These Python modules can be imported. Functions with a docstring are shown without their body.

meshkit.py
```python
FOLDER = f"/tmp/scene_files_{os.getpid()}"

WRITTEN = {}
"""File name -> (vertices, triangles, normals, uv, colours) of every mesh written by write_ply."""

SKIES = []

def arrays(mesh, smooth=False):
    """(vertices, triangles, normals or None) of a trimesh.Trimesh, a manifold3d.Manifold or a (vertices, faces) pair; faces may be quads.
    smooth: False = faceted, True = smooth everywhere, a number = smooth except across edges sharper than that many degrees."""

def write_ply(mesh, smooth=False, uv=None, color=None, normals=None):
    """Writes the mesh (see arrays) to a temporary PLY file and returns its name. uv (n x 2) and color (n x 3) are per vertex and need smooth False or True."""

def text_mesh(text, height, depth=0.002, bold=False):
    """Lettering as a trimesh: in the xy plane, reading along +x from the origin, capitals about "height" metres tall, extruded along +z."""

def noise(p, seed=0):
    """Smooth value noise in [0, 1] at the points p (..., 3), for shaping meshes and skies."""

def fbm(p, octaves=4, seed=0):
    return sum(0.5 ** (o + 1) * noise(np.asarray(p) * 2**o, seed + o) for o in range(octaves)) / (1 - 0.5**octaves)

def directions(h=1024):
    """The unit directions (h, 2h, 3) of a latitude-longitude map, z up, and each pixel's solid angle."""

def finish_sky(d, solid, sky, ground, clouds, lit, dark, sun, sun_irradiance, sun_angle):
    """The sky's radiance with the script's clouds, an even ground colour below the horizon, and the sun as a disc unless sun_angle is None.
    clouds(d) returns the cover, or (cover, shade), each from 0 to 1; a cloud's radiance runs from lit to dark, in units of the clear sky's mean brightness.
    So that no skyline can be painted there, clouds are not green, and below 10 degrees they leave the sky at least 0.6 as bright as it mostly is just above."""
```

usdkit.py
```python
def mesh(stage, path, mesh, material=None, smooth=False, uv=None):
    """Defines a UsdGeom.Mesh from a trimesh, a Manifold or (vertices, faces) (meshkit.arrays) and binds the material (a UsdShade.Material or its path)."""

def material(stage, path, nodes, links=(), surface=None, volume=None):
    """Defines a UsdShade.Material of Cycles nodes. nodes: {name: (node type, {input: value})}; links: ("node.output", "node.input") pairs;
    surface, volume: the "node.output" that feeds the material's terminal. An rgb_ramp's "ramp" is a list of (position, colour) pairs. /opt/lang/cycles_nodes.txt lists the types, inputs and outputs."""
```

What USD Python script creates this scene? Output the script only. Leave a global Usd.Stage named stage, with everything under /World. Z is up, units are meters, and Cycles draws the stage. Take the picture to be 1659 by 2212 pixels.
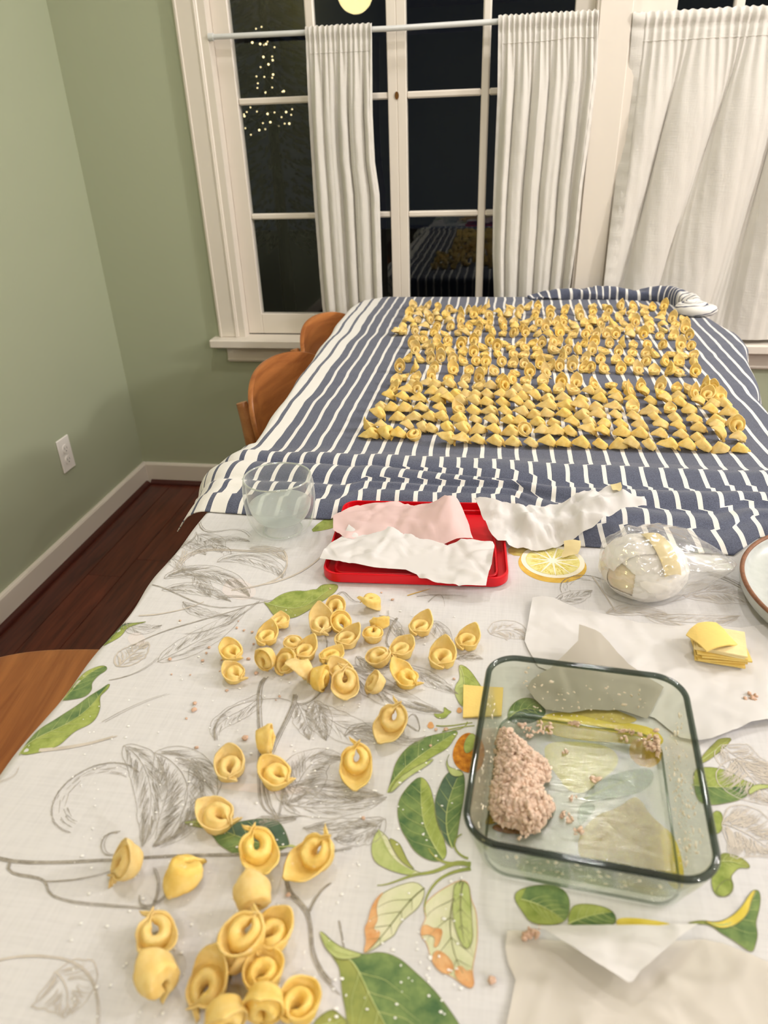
import math, random
import numpy as np, trimesh, shapely
from shapely.geometry import Polygon, Point, LineString
from scipy.spatial import Delaunay
from scipy.interpolate import RBFInterpolator
from pxr import Usd, UsdGeom, UsdLux, UsdShade, Gf, Sdf
import usdkit, meshkit

stage = Usd.Stage.CreateInMemory()
UsdGeom.SetStageUpAxis(stage, 'Z'); UsdGeom.SetStageMetersPerUnit(stage, 1.0)
stage.SetDefaultPrim(UsdGeom.Xform.Define(stage, '/World').GetPrim())
UsdGeom.Scope.Define(stage, '/World/Looks')
rng = np.random.default_rng(7)

# ------------------------------------------------------------------ camera
W, H, F = 1659, 2212, 1534.0
EYE = np.array([0.0, 0.0, 1.2557])
_n = np.array([100.5, 2837.0, F])                       # towards the vertical vanishing point (x right, y down, z forward)
_down = _n / np.linalg.norm(_n)
_vx = 270.5
_dep = np.array([_vx, -(_down[0] * _vx + _down[2] * F) / _down[1], F]); _dep /= np.linalg.norm(_dep)
_right = np.cross(_down, _dep); _right *= np.sign(_right[0])
AX = np.array([_right, _dep, -_down])                    # rows: world axes seen from the camera
cam = UsdGeom.Camera.Define(stage, '/World/camera')
cm = np.eye(4); cm[0, :3] = AX[:, 0]; cm[1, :3] = -AX[:, 1]; cm[2, :3] = -AX[:, 2]; cm[3, :3] = EYE
cam.AddTransformOp().Set(Gf.Matrix4d(*cm.ravel().tolist()))
cam.CreateHorizontalApertureAttr(36.0); cam.CreateVerticalApertureAttr(36.0 * H / W)
cam.CreateFocalLengthAttr(36.0 * F / W)
cam.CreateClippingRangeAttr(Gf.Vec2f(0.02, 200))
cam.CreateFStopAttr(9.0); cam.CreateFocusDistanceAttr(1.02)
cam.CreateExposureAttr(-0.17)

def ray(px, py):
    return AX @ np.array([px - W / 2, py - H / 2, F])
def at(px, py, z):                                       # where the line of sight meets the level z
    d = ray(px, py); return EYE + d * ((z - EYE[2]) / d[2])
def aty(px, py, y):
    d = ray(px, py); return EYE + d * (y / d[1])

# ------------------------------------------------------------------ sky (night) and lamps
dome = UsdLux.DomeLight.Define(stage, '/World/night_sky'); dome.CreateIntensityAttr(1.0); dome.CreateColorAttr(Gf.Vec3f(0.0012, 0.0016, 0.003))
CEIL = 2.6
def downlight(i, x, y, watts, r=0.075, col=(1.0, 0.955, 0.935)):
    l = UsdLux.DiskLight.Define(stage, f'/World/ceiling_lamp_{i:03d}')
    l.AddTranslateOp().Set(Gf.Vec3d(x, y, CEIL - 0.012)); l.CreateRadiusAttr(r)
    l.CreateIntensityAttr(watts / (math.pi * math.pi * r * r)); l.CreateColorAttr(Gf.Vec3f(*col))
    l.CreateNormalizeAttr(False)
    return l
LAMPS = [(-0.45, 1.30, 10), (0.40, 1.95, 12), (0.15, -1.1, 12), (2.1, 0.9, 14)]
for i, (x, y, wt) in enumerate(LAMPS):
    downlight(i, x, y, wt)
def globe_light(i, x, y, z, watts, r=.11, col=(1.0, .957, .938)):
    l = UsdLux.SphereLight.Define(stage, f'/World/globe_lamp_light_{i:03d}')
    l.AddTranslateOp().Set(Gf.Vec3d(x, y, z)); l.CreateRadiusAttr(r); l.CreateNormalizeAttr(False)
    l.CreateIntensityAttr(watts / (4 * math.pi * math.pi * r * r)); l.CreateColorAttr(Gf.Vec3f(*col))
globe_light(0, 2.5, 1.25, 2.0, 120)
globe_light(1, 2.05, -1.4, 1.92, 84)

# ------------------------------------------------------------------ helpers
used = {}
def path_for(name, parent):
    base = (parent.GetPath() if parent else Sdf.Path('/World')).AppendChild(name)
    k = used.get(str(base), -1) + 1
    used[str(base)] = k
    return str(base) if k == 0 else f'{base}_{k:03d}'
def tag(o, label=None, cat=None, group=None, kind=None):
    p = o.GetPrim() if hasattr(o, 'GetPrim') else o
    for k, v in (('label', label), ('category', cat), ('group', group), ('kind', kind)):
        if v: p.SetCustomDataByKey(k, v)
    return p
def obj(name, mesh, mat, parent=None, smooth=30, label=None, cat=None, group=None, kind=None, uv=None):
    if isinstance(mesh, list): mesh = trimesh.util.concatenate(mesh)
    m = usdkit.mesh(stage, path_for(name, parent), mesh, mat, smooth=True if uv is not None and smooth else smooth, uv=uv)
    return tag(m.GetPrim(), label, cat, group, kind)
def thing(name, label=None, cat=None, group=None, loc=None, rz=0, kind=None, parent=None):
    x = UsdGeom.Xform.Define(stage, path_for(name, parent))
    if loc is not None:
        x.AddTranslateOp().Set(Gf.Vec3d(*map(float, loc)))
        if rz: x.AddRotateZOp().Set(float(rz))
    return tag(x.GetPrim(), label, cat, group, kind)
def lin(*c):
    return tuple(float((v / 255 / 12.92) if v / 255 <= 0.04045 else ((v / 255 + 0.055) / 1.055) ** 2.4) for v in c)
def box(x0, x1, y0, y1, z0, z1, bevel=0.0):
    if bevel <= 0:
        b = trimesh.creation.box([x1 - x0, y1 - y0, z1 - z0]); b.apply_translation([(x0 + x1) / 2, (y0 + y1) / 2, (z0 + z1) / 2]); return b
    pts = []
    e = bevel
    for sx in (0, 1):
        for sy in (0, 1):
            for sz in (0, 1):
                c = np.array([x1 if sx else x0, y1 if sy else y0, z1 if sz else z0], float)
                s = np.array([-1 if sx else 1, -1 if sy else 1, -1 if sz else 1]) * e
                for k in range(3):
                    m = s.copy(); m[k] = 0; pts.append(c + m)
    return trimesh.convex.convex_hull(np.array(pts))
def quads(nu, nv, wrap_u=False):
    iu = np.arange(nu if wrap_u else nu - 1); iv = np.arange(nv - 1)
    a, b = np.meshgrid(iu, iv, indexing='ij'); a, b = a.ravel(), b.ravel(); a2 = (a + 1) % nu
    q = np.stack([a * nv + b, a2 * nv + b, a2 * nv + b + 1, a * nv + b + 1], 1)
    return np.vstack([q[:, [0, 1, 2]], q[:, [0, 2, 3]]])
def grid_mesh(P):
    nu, nv = P.shape[:2]
    return trimesh.Trimesh(P.reshape(-1, 3), quads(nu, nv), process=False)
def lathe(prof, n=64):
    prof = np.array(prof, float); a = np.arange(n) * 2 * np.pi / n
    P = np.stack([prof[None, :, 0] * np.cos(a)[:, None], prof[None, :, 0] * np.sin(a)[:, None], np.broadcast_to(prof[None, :, 1], (n, len(prof)))], -1)
    return trimesh.Trimesh(P.reshape(-1, 3), quads(n, len(prof), True), process=False)
def rrect(hx, hy, r, n=8):
    pts = []
    for cx, cy, a0 in ((hx - r, hy - r, 0), (-hx + r, hy - r, 90), (-hx + r, -hy + r, 180), (hx - r, -hy + r, 270)):
        for k in range(n + 1):
            a = math.radians(a0 + 90 * k / n); pts.append((cx + r * math.cos(a), cy + r * math.sin(a)))
    return np.array(pts)
def loft_rr(levels, n=8, cap0=True, cap1=True):
    """rounded rectangles (hx, hy, r, z) joined in order"""
    rings = [np.column_stack([rrect(hx, hy, r, n), np.full(4 * (n + 1), z)]) for hx, hy, r, z in levels]
    P = np.stack(rings, 1); m = P.shape[0]; L = len(levels)
    v = P.reshape(-1, 3); f = quads(m, L, True)
    extra_v, extra_f = [], []
    for end, k in ((cap0, 0), (cap1, L - 1)):
        if end:
            c = len(v) + len(extra_v); extra_v.append(P[:, k].mean(0))
            for i in range(m):
                a, b = i * L + k, ((i + 1) % m) * L + k
                extra_f.append((c, b, a) if k == 0 else (c, a, b))
    if extra_v: v = np.vstack([v, extra_v]); f = np.vstack([f, extra_f])
    t = trimesh.Trimesh(v, f, process=False)
    return t
def tube(pts, rad, n=10, closed=False):
    p = np.asarray(pts, float); N = len(p)
    t = (np.roll(p, -1, 0) - np.roll(p, 1, 0)) if closed else np.gradient(p, axis=0)
    t /= np.linalg.norm(t, axis=1, keepdims=True) + 1e-12
    up = np.where(np.abs(t[:, 2:]) < 0.9, [0, 0, 1.0], [1.0, 0, 0])
    a = np.cross(t, up); a /= np.linalg.norm(a, axis=1, keepdims=True); b = np.cross(t, a)
    ang = np.arange(n) * 2 * np.pi / n
    r = np.broadcast_to(rad, (N,))
    V = p[:, None] + r[:, None, None] * (np.cos(ang)[None, :, None] * a[:, None] + np.sin(ang)[None, :, None] * b[:, None])
    f = []
    for i in range(N if closed else N - 1):
        j = (i + 1) % N
        for k in range(n):
            l = (k + 1) % n
            f += [(i * n + k, j * n + l, i * n + l), (i * n + k, j * n + k, j * n + l)]
    v = V.reshape(-1, 3)
    if not closed:
        v = np.vstack([v, p[0], p[-1]])
        for k in range(n):
            l = (k + 1) % n
            f += [(N * n, k, l), (N * n + 1, (N - 1) * n + l, (N - 1) * n + k)]
    return trimesh.Trimesh(v, np.array(f), process=False)
def chaikin(p, it=2, closed=True):
    p = np.asarray(p, float)
    for _ in range(it):
        q = np.roll(p, -1, 0) if closed else p[1:]
        a = p if closed else p[:-1]
        n = np.empty((2 * len(a), 2)); n[0::2] = .75 * a + .25 * q; n[1::2] = .25 * a + .75 * q
        p = n if closed else np.vstack([p[:1], n, p[-1:]])
    return p
def spline(p, n):
    """a smooth open curve through the points"""
    p = np.asarray(p, float)
    from scipy.interpolate import CubicSpline
    d = np.r_[0, np.cumsum(np.linalg.norm(np.diff(p, axis=0), axis=1) ** 0.5 + 1e-9)]
    if len(p) < 3: return np.array([p[0] + (p[-1] - p[0]) * t for t in np.linspace(0, 1, n)])
    return CubicSpline(d, p)(np.linspace(0, d[-1], n))
def patch(poly, step):
    """triangles filling a polygon in the plane: (points, faces)"""
    poly = poly if isinstance(poly, Polygon) else Polygon(poly)
    if not poly.is_valid: poly = poly.buffer(0)
    if poly.geom_type == 'MultiPolygon': poly = max(poly.geoms, key=lambda g: g.area)
    ring = np.array(poly.exterior.segmentize(step).coords)[:-1]
    x0, y0, x1, y1 = poly.bounds
    gx, gy = np.meshgrid(np.arange(x0, x1, step), np.arange(y0, y1, step * .87), indexing='ij')
    gx = gx + (np.arange(gx.shape[1]) % 2)[None] * step / 2
    g = np.column_stack([gx.ravel(), gy.ravel()])
    inner = poly.buffer(-step * .45)
    if not inner.is_empty: g = g[shapely.contains_xy(inner, g[:, 0], g[:, 1])]
    else: g = np.zeros((0, 2))
    p = np.vstack([ring, g]); f = Delaunay(p).simplices
    c = p[f].mean(1); keep = shapely.contains_xy(poly, c[:, 0], c[:, 1]); f = f[keep]
    e1, e2 = p[f[:, 1]] - p[f[:, 0]], p[f[:, 2]] - p[f[:, 0]]; area = e1[:, 0] * e2[:, 1] - e1[:, 1] * e2[:, 0]
    f = f[np.abs(area) > 1e-12]; area = area[np.abs(area) > 1e-12]
    f[area < 0] = f[area < 0][:, ::-1]
    return p, f, ring
def solidify(v, f, t):
    """gives an open sheet a thickness t along -normal"""
    m = trimesh.Trimesh(v, f, process=False); n = meshkit.arrays(m, True)[2]
    v2 = v - n * t; N = len(v)
    e = np.sort(m.edges, axis=1); key = e[:, 0] * N + e[:, 1]; u, ix, ct = np.unique(key, return_index=True, return_counts=True)
    be = m.edges[ix[ct == 1]]
    side = np.vstack([np.column_stack([be[:, 1], be[:, 0], be[:, 0] + N]), np.column_stack([be[:, 1], be[:, 0] + N, be[:, 1] + N])])
    return trimesh.Trimesh(np.vstack([v, v2]), np.vstack([f, f[:, ::-1] + N, side]), process=False)
def fbm(p, s=1.0, o=4, seed=0):
    p = np.asarray(p, float)
    if p.shape[-1] == 2: p = np.concatenate([p, np.full(p.shape[:-1] + (1,), 3.7)], -1)
    return meshkit.fbm(p * s + 100.0, o, seed) - 0.5
def crease(p, n, amp, seed, spread):
    """straight sharp folds of crumpled paper, a few long ones and many short ones"""
    r = np.random.default_rng(seed); c = p.mean(0); z = np.zeros(len(p))
    for k in range(n):
        a = r.uniform(0, np.pi); d = (p - c) @ [math.cos(a), math.sin(a)] - r.uniform(-1, 1) * spread
        w = r.uniform(.25, .8) * spread
        z += r.uniform(-1, 1) * amp * np.maximum(0, 1 - np.abs(d) / w)
    for k in range(n * 6):
        a = r.uniform(0, np.pi); t = np.array([math.cos(a), math.sin(a)]); o = p[r.integers(len(p))]
        d = (p - o) @ t; e = np.abs((p - o) @ [-t[1], t[0]]); L = r.uniform(.008, .035); w = r.uniform(.003, .011)
        z += r.uniform(-1, 1) * amp * .75 * np.maximum(0, 1 - np.abs(d) / w) * np.clip(1.4 - e / L, 0, 1)
    return z
ORD = ['first', 'second', 'third', 'fourth', 'fifth', 'sixth', 'seventh', 'eighth', 'ninth', 'tenth', 'eleventh', 'twelfth', 'thirteenth', 'fourteenth', 'fifteenth', 'sixteenth', 'seventeenth', 'eighteenth', 'nineteenth', 'twentieth', 'twenty-first', 'twenty-second', 'twenty-third', 'twenty-fourth', 'twenty-fifth', 'twenty-sixth', 'twenty-seventh', 'twenty-eighth', 'twenty-ninth', 'thirtieth']

# ------------------------------------------------------------------ materials
def M(name, nodes, links, surface): return usdkit.material(stage, '/World/Looks/' + name, nodes, links, surface=surface)
def plain(name, col, rough=.5, bump=0, bscale=60, var=0.0, vscale=6, **kw):
    nodes = {'p': ('principled_bsdf', dict(base_color=col, roughness=rough, **kw))}; links = []
    nodes['g'] = ('geometry', {})
    if bump:
        nodes['n'] = ('noise_texture', dict(scale=bscale, detail=4)); nodes['b'] = ('bump', dict(strength=bump, distance=.002))
        links += [('g.position', 'n.vector'), ('n.fac', 'b.height'), ('b.normal', 'p.normal')]
    if var:
        nodes['v'] = ('noise_texture', dict(scale=vscale, detail=5)); a = tuple(c * (1 - var) for c in col); b = tuple(min(1, c * (1 + var)) for c in col)
        nodes['r'] = ('rgb_ramp', dict(ramp=[(.3, a), (.7, b)]))
        links += [('g.position', 'v.vector'), ('v.fac', 'r.fac'), ('r.color', 'p.base_color')]
    return M(name, nodes, links, 'p.BSDF')
MAT = {}
MAT['sage'] = plain('sage_wall_paint', lin(172, 179, 152), .55, bump=.12, bscale=180)
MAT['white_wall'] = plain('white_wall_paint', lin(214, 208, 196), .7)
MAT['trim'] = plain('white_trim_paint', lin(226, 218, 206), .35, bump=.05, bscale=40)
MAT['ceiling'] = plain('ceiling_paint', lin(232, 228, 220), .8)
MAT['rod'] = plain('white_metal_rod', lin(214, 216, 214), .3)
MAT['outlet'] = plain('outlet_plastic', lin(236, 232, 226), .3)
MAT['dark'] = plain('dark_slot', lin(30, 28, 26), .6)
MAT['brass'] = plain('old_brass', lin(120, 82, 40), .4, metallic=.7)
MAT['red'] = plain('red_plastic', lin(214, 12, 30), .32, specular_ior_level=.4)
MAT['table_wood'] = plain('table_wood', lin(120, 74, 40), .4, var=.2, vscale=20)
MAT['lamp_metal'] = plain('lamp_metal', lin(90, 84, 70), .4, metallic=.8)

def facing_fac(nodes, links, base=.04, gain=.9):
    """two-sided reflectance of a thin clear sheet, from the viewing angle"""
    nodes.update({'lw': ('layer_weight', dict(blend=.5)), 'pw': ('math', dict(math_type='power', value2=4.5)), 'ma': ('math', dict(math_type='multiply_add', value2=gain, value3=base, use_clamp=True))})
    links += [('lw.facing', 'pw.value1'), ('pw.value', 'ma.value1')]
    return 'ma.value'
def glass_thin(name, tint, base=.04, rough=0.0, gain=.8):
    nodes = {'t': ('transparent_bsdf', dict(color=tint)), 'g': ('glossy_bsdf', dict(color=(.96, .98, .97), roughness=rough)), 'm': ('mix_closure', {})}; links = []
    fac = facing_fac(nodes, links, base, gain)
    return M(name, nodes, links + [(fac, 'm.fac'), ('t.BSDF', 'm.closure1'), ('g.BSDF', 'm.closure2')], 'm.closure')
MAT['pane'] = glass_thin('window_glass', (.97, .98, .97), .03)
def dish_mat():
    n = {'g': ('geometry', {}), 'mp': ('mapping', dict(scale=(70, 300, 90), rotation=(0, 0, .6))), 'n': ('noise_texture', dict(scale=1.0, detail=6, roughness=.65, distortion=1.2)), 'b': ('bump', dict(strength=.25, distance=.001)), 't': ('transparent_bsdf', dict(color=(.850, .872, .820))), 'gl': ('glossy_bsdf', dict(color=(.96, .98, .97), roughness=.05)), 'm': ('mix_closure', {})}; l = []
    fac = facing_fac(n, l, .035, .75)
    return M('greasy_dish_glass', n, l + [('g.position', 'mp.vector'), ('mp.vector', 'n.vector'), ('n.fac', 'b.height'), ('b.normal', 'gl.normal'), (fac, 'm.fac'), ('t.BSDF', 'm.closure1'), ('gl.BSDF', 'm.closure2')], 'm.closure')
MAT['dish'] = dish_mat()
MAT['rim'] = glass_thin('dark_glass_rim', (.30, .345, .325), .06, .03)
def cup_mat(name, tint, base, gain, df, power=3.0):
    n = {'t': ('transparent_bsdf', dict(color=tint)), 'g': ('glossy_bsdf', dict(color=(1, 1, 1), roughness=.015)), 'd': ('diffuse_bsdf', dict(color=(.88, .91, .88))), 'x': ('mix_closure', dict(fac=df)), 'm': ('mix_closure', {})}; l = []
    fac = facing_fac(n, l, base, gain); n['pw'][1]['value2'] = power
    return M(name, n, l + [('g.BSDF', 'x.closure1'), ('d.BSDF', 'x.closure2'), (fac, 'm.fac'), ('t.BSDF', 'm.closure1'), ('x.closure', 'm.closure2')], 'm.closure')
MAT['foot'] = glass_thin('dish_foot_glass', (.62, .67, .62), .06, .03)
MAT['cup'] = cup_mat('clear_cup_glass', (.985, .99, .983), .05, .7, .45)
MAT['cup_rim'] = cup_mat('cup_rim_glass', (.86, .90, .86), .30, .5, .55)
def water_mat():
    nodes = {'t': ('transparent_bsdf', dict(color=(.93, .965, .965))), 'd': ('translucent_bsdf', dict(color=(.82, .87, .85))), 'df': ('diffuse_bsdf', dict(color=(.80, .85, .83))), 'a': ('mix_closure', dict(fac=.5)), 'x': ('mix_closure', dict(fac=.42)), 'g': ('glossy_bsdf', dict(color=(1, 1, 1), roughness=.02)), 'm': ('mix_closure', {})}; links = []
    fac = facing_fac(nodes, links, .02, .7)
    return M('cloudy_water', nodes, links + [('d.BSDF', 'a.closure1'), ('df.BSDF', 'a.closure2'), ('t.BSDF', 'x.closure1'), ('a.closure', 'x.closure2'), (fac, 'm.fac'), ('x.closure', 'm.closure1'), ('g.BSDF', 'm.closure2')], 'm.closure')
MAT['water'] = water_mat()

def wood(name, c0, c1, axis='y', rough=.35, sc=1.0):
    stretch = dict(x=(1.2 * sc, 14 * sc, 14 * sc), y=(14 * sc, 1.2 * sc, 14 * sc), z=(14 * sc, 14 * sc, 1.2 * sc))[axis]
    nodes = {'tc': ('texture_coordinate', {}), 'oi': ('object_info', {}), 'ad': ('vector_math', dict(math_type='add')), 'mp': ('mapping', dict(scale=stretch)),
             'n': ('noise_texture', dict(scale=3.0, detail=6, roughness=.6, distortion=.8)), 'n2': ('noise_texture', dict(scale=14.0, detail=3)),
             'r': ('rgb_ramp', dict(ramp=[(.3, c0), (.7, c1)])), 'hs': ('hsv', {}), 'mr': ('map_range', dict(to_min=.72, to_max=1.22)), 'b': ('bump', dict(strength=.12, distance=.001)),
             'p': ('principled_bsdf', dict(roughness=rough))}
    links = [('tc.object', 'ad.vector1'), ('oi.random', 'ad.vector2'), ('ad.vector', 'mp.vector'), ('mp.vector', 'n.vector'), ('mp.vector', 'n2.vector'), ('n.fac', 'r.fac'), ('r.color', 'hs.color'), ('oi.random', 'mr.value'), ('mr.result', 'hs.value'), ('hs.color', 'p.base_color'), ('n2.fac', 'b.height'), ('b.normal', 'p.normal')]
    return M(name, nodes, links, 'p.BSDF')
MAT['floor'] = wood('dark_red_floor_wood', lin(58, 22, 14), lin(104, 48, 32), 'y', .28)
MAT['chair'] = wood('orange_chair_wood', lin(150, 86, 40), lin(196, 126, 66), 'y', .38, .8)
MAT['chair_edge'] = wood('chair_edge_wood', lin(176, 112, 62), lin(206, 146, 92), 'y', .4)

def linen(name, base, strength=.16):
    d = tuple(c * .945 for c in base)
    nodes = {'g': ('geometry', {}), 'm1': ('mapping', dict(scale=(20, 260, 60))), 'm2': ('mapping', dict(scale=(260, 20, 60))), 'n1': ('noise_texture', dict(scale=1.6, detail=3)), 'n2': ('noise_texture', dict(scale=1.6, detail=3)),
             'mx': ('math', dict(math_type='add')), 'hf': ('math', dict(math_type='multiply', value2=.5)), 'r': ('rgb_ramp', dict(ramp=[(.36, d), (.52, base), (.68, tuple(min(1, c * 1.03) for c in base))])), 'b': ('bump', dict(strength=strength, distance=.0008)), 'p': ('principled_bsdf', dict(roughness=.85, specular_ior_level=.2, sheen_weight=.15))}
    links = [('g.position', 'm1.vector'), ('g.position', 'm2.vector'), ('m1.vector', 'n1.vector'), ('m2.vector', 'n2.vector'), ('n1.fac', 'mx.value1'), ('n2.fac', 'mx.value2'), ('mx.value', 'hf.value1'), ('hf.value', 'r.fac'), ('hf.value', 'b.height'), ('r.color', 'p.base_color'), ('b.normal', 'p.normal')]
    return M(name, nodes, links, 'p.BSDF')
MAT['linen'] = linen('white_linen', lin(207, 206, 207))

def curtain_mat():
    nodes = {'g': ('geometry', {}), 'm': ('mapping', dict(scale=(160, 160, 40))), 'n': ('noise_texture', dict(scale=1.0, detail=4)), 'm2': ('mapping', dict(scale=(30, 30, 240))), 'n2': ('noise_texture', dict(scale=1.0, detail=3)), 'a': ('math', dict(math_type='add')),
             'b': ('bump', dict(strength=.45, distance=.0015)), 'd': ('principled_bsdf', dict(base_color=lin(236, 233, 226), roughness=.9, specular_ior_level=.1)), 't': ('translucent_bsdf', dict(color=lin(236, 232, 222))), 'x': ('mix_closure', dict(fac=.25))}
    return M('white_cotton_curtain', nodes, [('g.position', 'm.vector'), ('g.position', 'm2.vector'), ('m.vector', 'n.vector'), ('m2.vector', 'n2.vector'), ('n.fac', 'a.value1'), ('n2.fac', 'a.value2'), ('a.value', 'b.height'), ('b.normal', 'd.normal'), ('d.BSDF', 'x.closure1'), ('t.BSDF', 'x.closure2')], 'x.closure')
MAT['curtain'] = curtain_mat()

def towel_mat(name='striped_towel'):
    """navy and white stripes woven across the towel's own width (st.x in metres from its left hem)"""
    NAVY, WH = lin(80, 85, 103), lin(224, 222, 217)
    n, l = {}, []
    n['uv'] = ('uvmap', dict(attribute='st')); n['sp'] = ('separate_xyz', {}); l.append(('uv.UV', 'sp.vector'))
    def math(k, t, a=None, b=None, **kw):
        d = dict(math_type=t)
        if isinstance(a, (int, float)): d['value1'] = a
        if isinstance(b, (int, float)): d['value2'] = b
        n[k] = ('math', d)
        if isinstance(a, str): l.append((a, k + '.value1'))
        if isinstance(b, str): l.append((b, k + '.value2'))
        return k + '.value'
    F0, F1, P, WD = FIELD0, FIELD1, 0.0285, 0.0066
    a = math('a', 'subtract', 'sp.x', F0 + 0.018); a = math('a2', 'divide', a, P); a = math('a3', 'fraction', a); fieldw = math('a4', 'less_than', a, WD / P)
    inf = math('b1', 'multiply', math('b2', 'greater_than', 'sp.x', F0), math('b3', 'less_than', 'sp.x', F1))
    # border: distance outside the field
    c = math('c0', 'maximum', math('c1', 'subtract', F0, 'sp.x'), math('c2', 'subtract', 'sp.x', F1))
    def band(k, lo, hi): return math(k, 'multiply', math(k + 'l', 'greater_than', c, lo), math(k + 'h', 'less_than', c, hi))
    dark = math('d1', 'add', band('e1', .023, .031), math('d2', 'add', band('e2', .052, .059), math('d3', 'add', band('e3', .083, .089), math('d4', 'add', band('e4', .113, .118), band('e5', .142, .147)))))
    bw = math('w1', 'subtract', 1.0, dark)
    white = math('w2', 'add', math('w3', 'multiply', fieldw, inf), math('w4', 'multiply', bw, math('w5', 'subtract', 1.0, inf)), )
    n['tw'] = ('noise_texture', dict(scale=700, detail=2)); n['g'] = ('geometry', {}); l.append(('g.position', 'tw.vector'))
    n['nr'] = ('rgb_ramp', dict(ramp=[(.35, tuple(x * .78 for x in NAVY)), (.65, tuple(x * 1.35 for x in NAVY))])); l.append(('tw.fac', 'nr.fac'))
    n['mx'] = ('mix_color', dict(b=WH)); l += [(white, 'mx.fac'), ('nr.color', 'mx.a')]
    n['wv'] = ('noise_texture', dict(scale=420, detail=3)); l.append(('g.position', 'wv.vector'))
    n['bp'] = ('bump', dict(strength=.35, distance=.001)); l.append(('wv.fac', 'bp.height'))
    n['p'] = ('principled_bsdf', dict(roughness=.9, specular_ior_level=.15, sheen_weight=.2)); l += [('mx.result', 'p.base_color'), ('bp.normal', 'p.normal')]
    return M(name, n, l, 'p.BSDF')
FIELD0, FIELD1 = -0.382, 0.615
MAT['towel'] = towel_mat()

def pasta_mat():
    n = {'tc': ('texture_coordinate', {}), 'oi': ('object_info', {}), 'mu': ('vector_math', dict(math_type='scale', scale=31.0)), 'ad': ('vector_math', dict(math_type='add')), 'n1': ('noise_texture', dict(scale=90, detail=4)), 'n2': ('noise_texture', dict(scale=170, detail=5, roughness=.65)),
         'r': ('rgb_ramp', dict(ramp=[(.3, lin(224, 182, 84)), (.7, lin(238, 206, 122))])), 'fl': ('rgb_ramp', dict(ramp=[(.60, (0, 0, 0)), (.74, (1, 1, 1))])), 'mr': ('map_range', dict(to_min=.2, to_max=.75)), 'ff': ('math', dict(math_type='multiply')), 'bw': ('rgb_to_bw', {}), 'mx': ('mix_color', dict(b=lin(236, 222, 186))),
         'hs': ('hsv', {}), 'hv': ('map_range', dict(to_min=.95, to_max=1.05)), 'hu': ('map_range', dict(to_min=.86, to_max=1.0)), 'b': ('bump', dict(strength=.2, distance=.0006)), 'p': ('principled_bsdf', dict(roughness=.55, specular_ior_level=.3, subsurface_weight=.18, subsurface_scale=.003, subsurface_radius=(1.0, .6, .25)))}
    l = [('oi.random', 'mu.vector1'), ('tc.object', 'ad.vector1'), ('mu.vector', 'ad.vector2'), ('ad.vector', 'n1.vector'), ('ad.vector', 'n2.vector'), ('n1.fac', 'r.fac'), ('n2.fac', 'fl.fac'), ('fl.color', 'bw.color'), ('bw.val', 'ff.value1'), ('oi.random', 'mr.value'), ('mr.result', 'ff.value2'), ('r.color', 'mx.a'), ('ff.value', 'mx.fac'), ('mx.result', 'hs.color'), ('oi.random', 'hv.value'), ('hv.result', 'hs.value'), ('oi.random', 'hu.value'), ('hu.result', 'hs.saturation'), ('hs.color', 'p.base_color'), ('n2.fac', 'b.height'), ('b.normal', 'p.normal')]
    return M('egg_pasta_dough', n, l, 'p.BSDF')
MAT['pasta'] = pasta_mat()
MAT['meat'] = plain('minced_meat', lin(224, 192, 168), .55, bump=.5, bscale=500, var=.18, vscale=160, subsurface_weight=.2, subsurface_scale=.003, subsurface_radius=(1., .5, .4))

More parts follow.
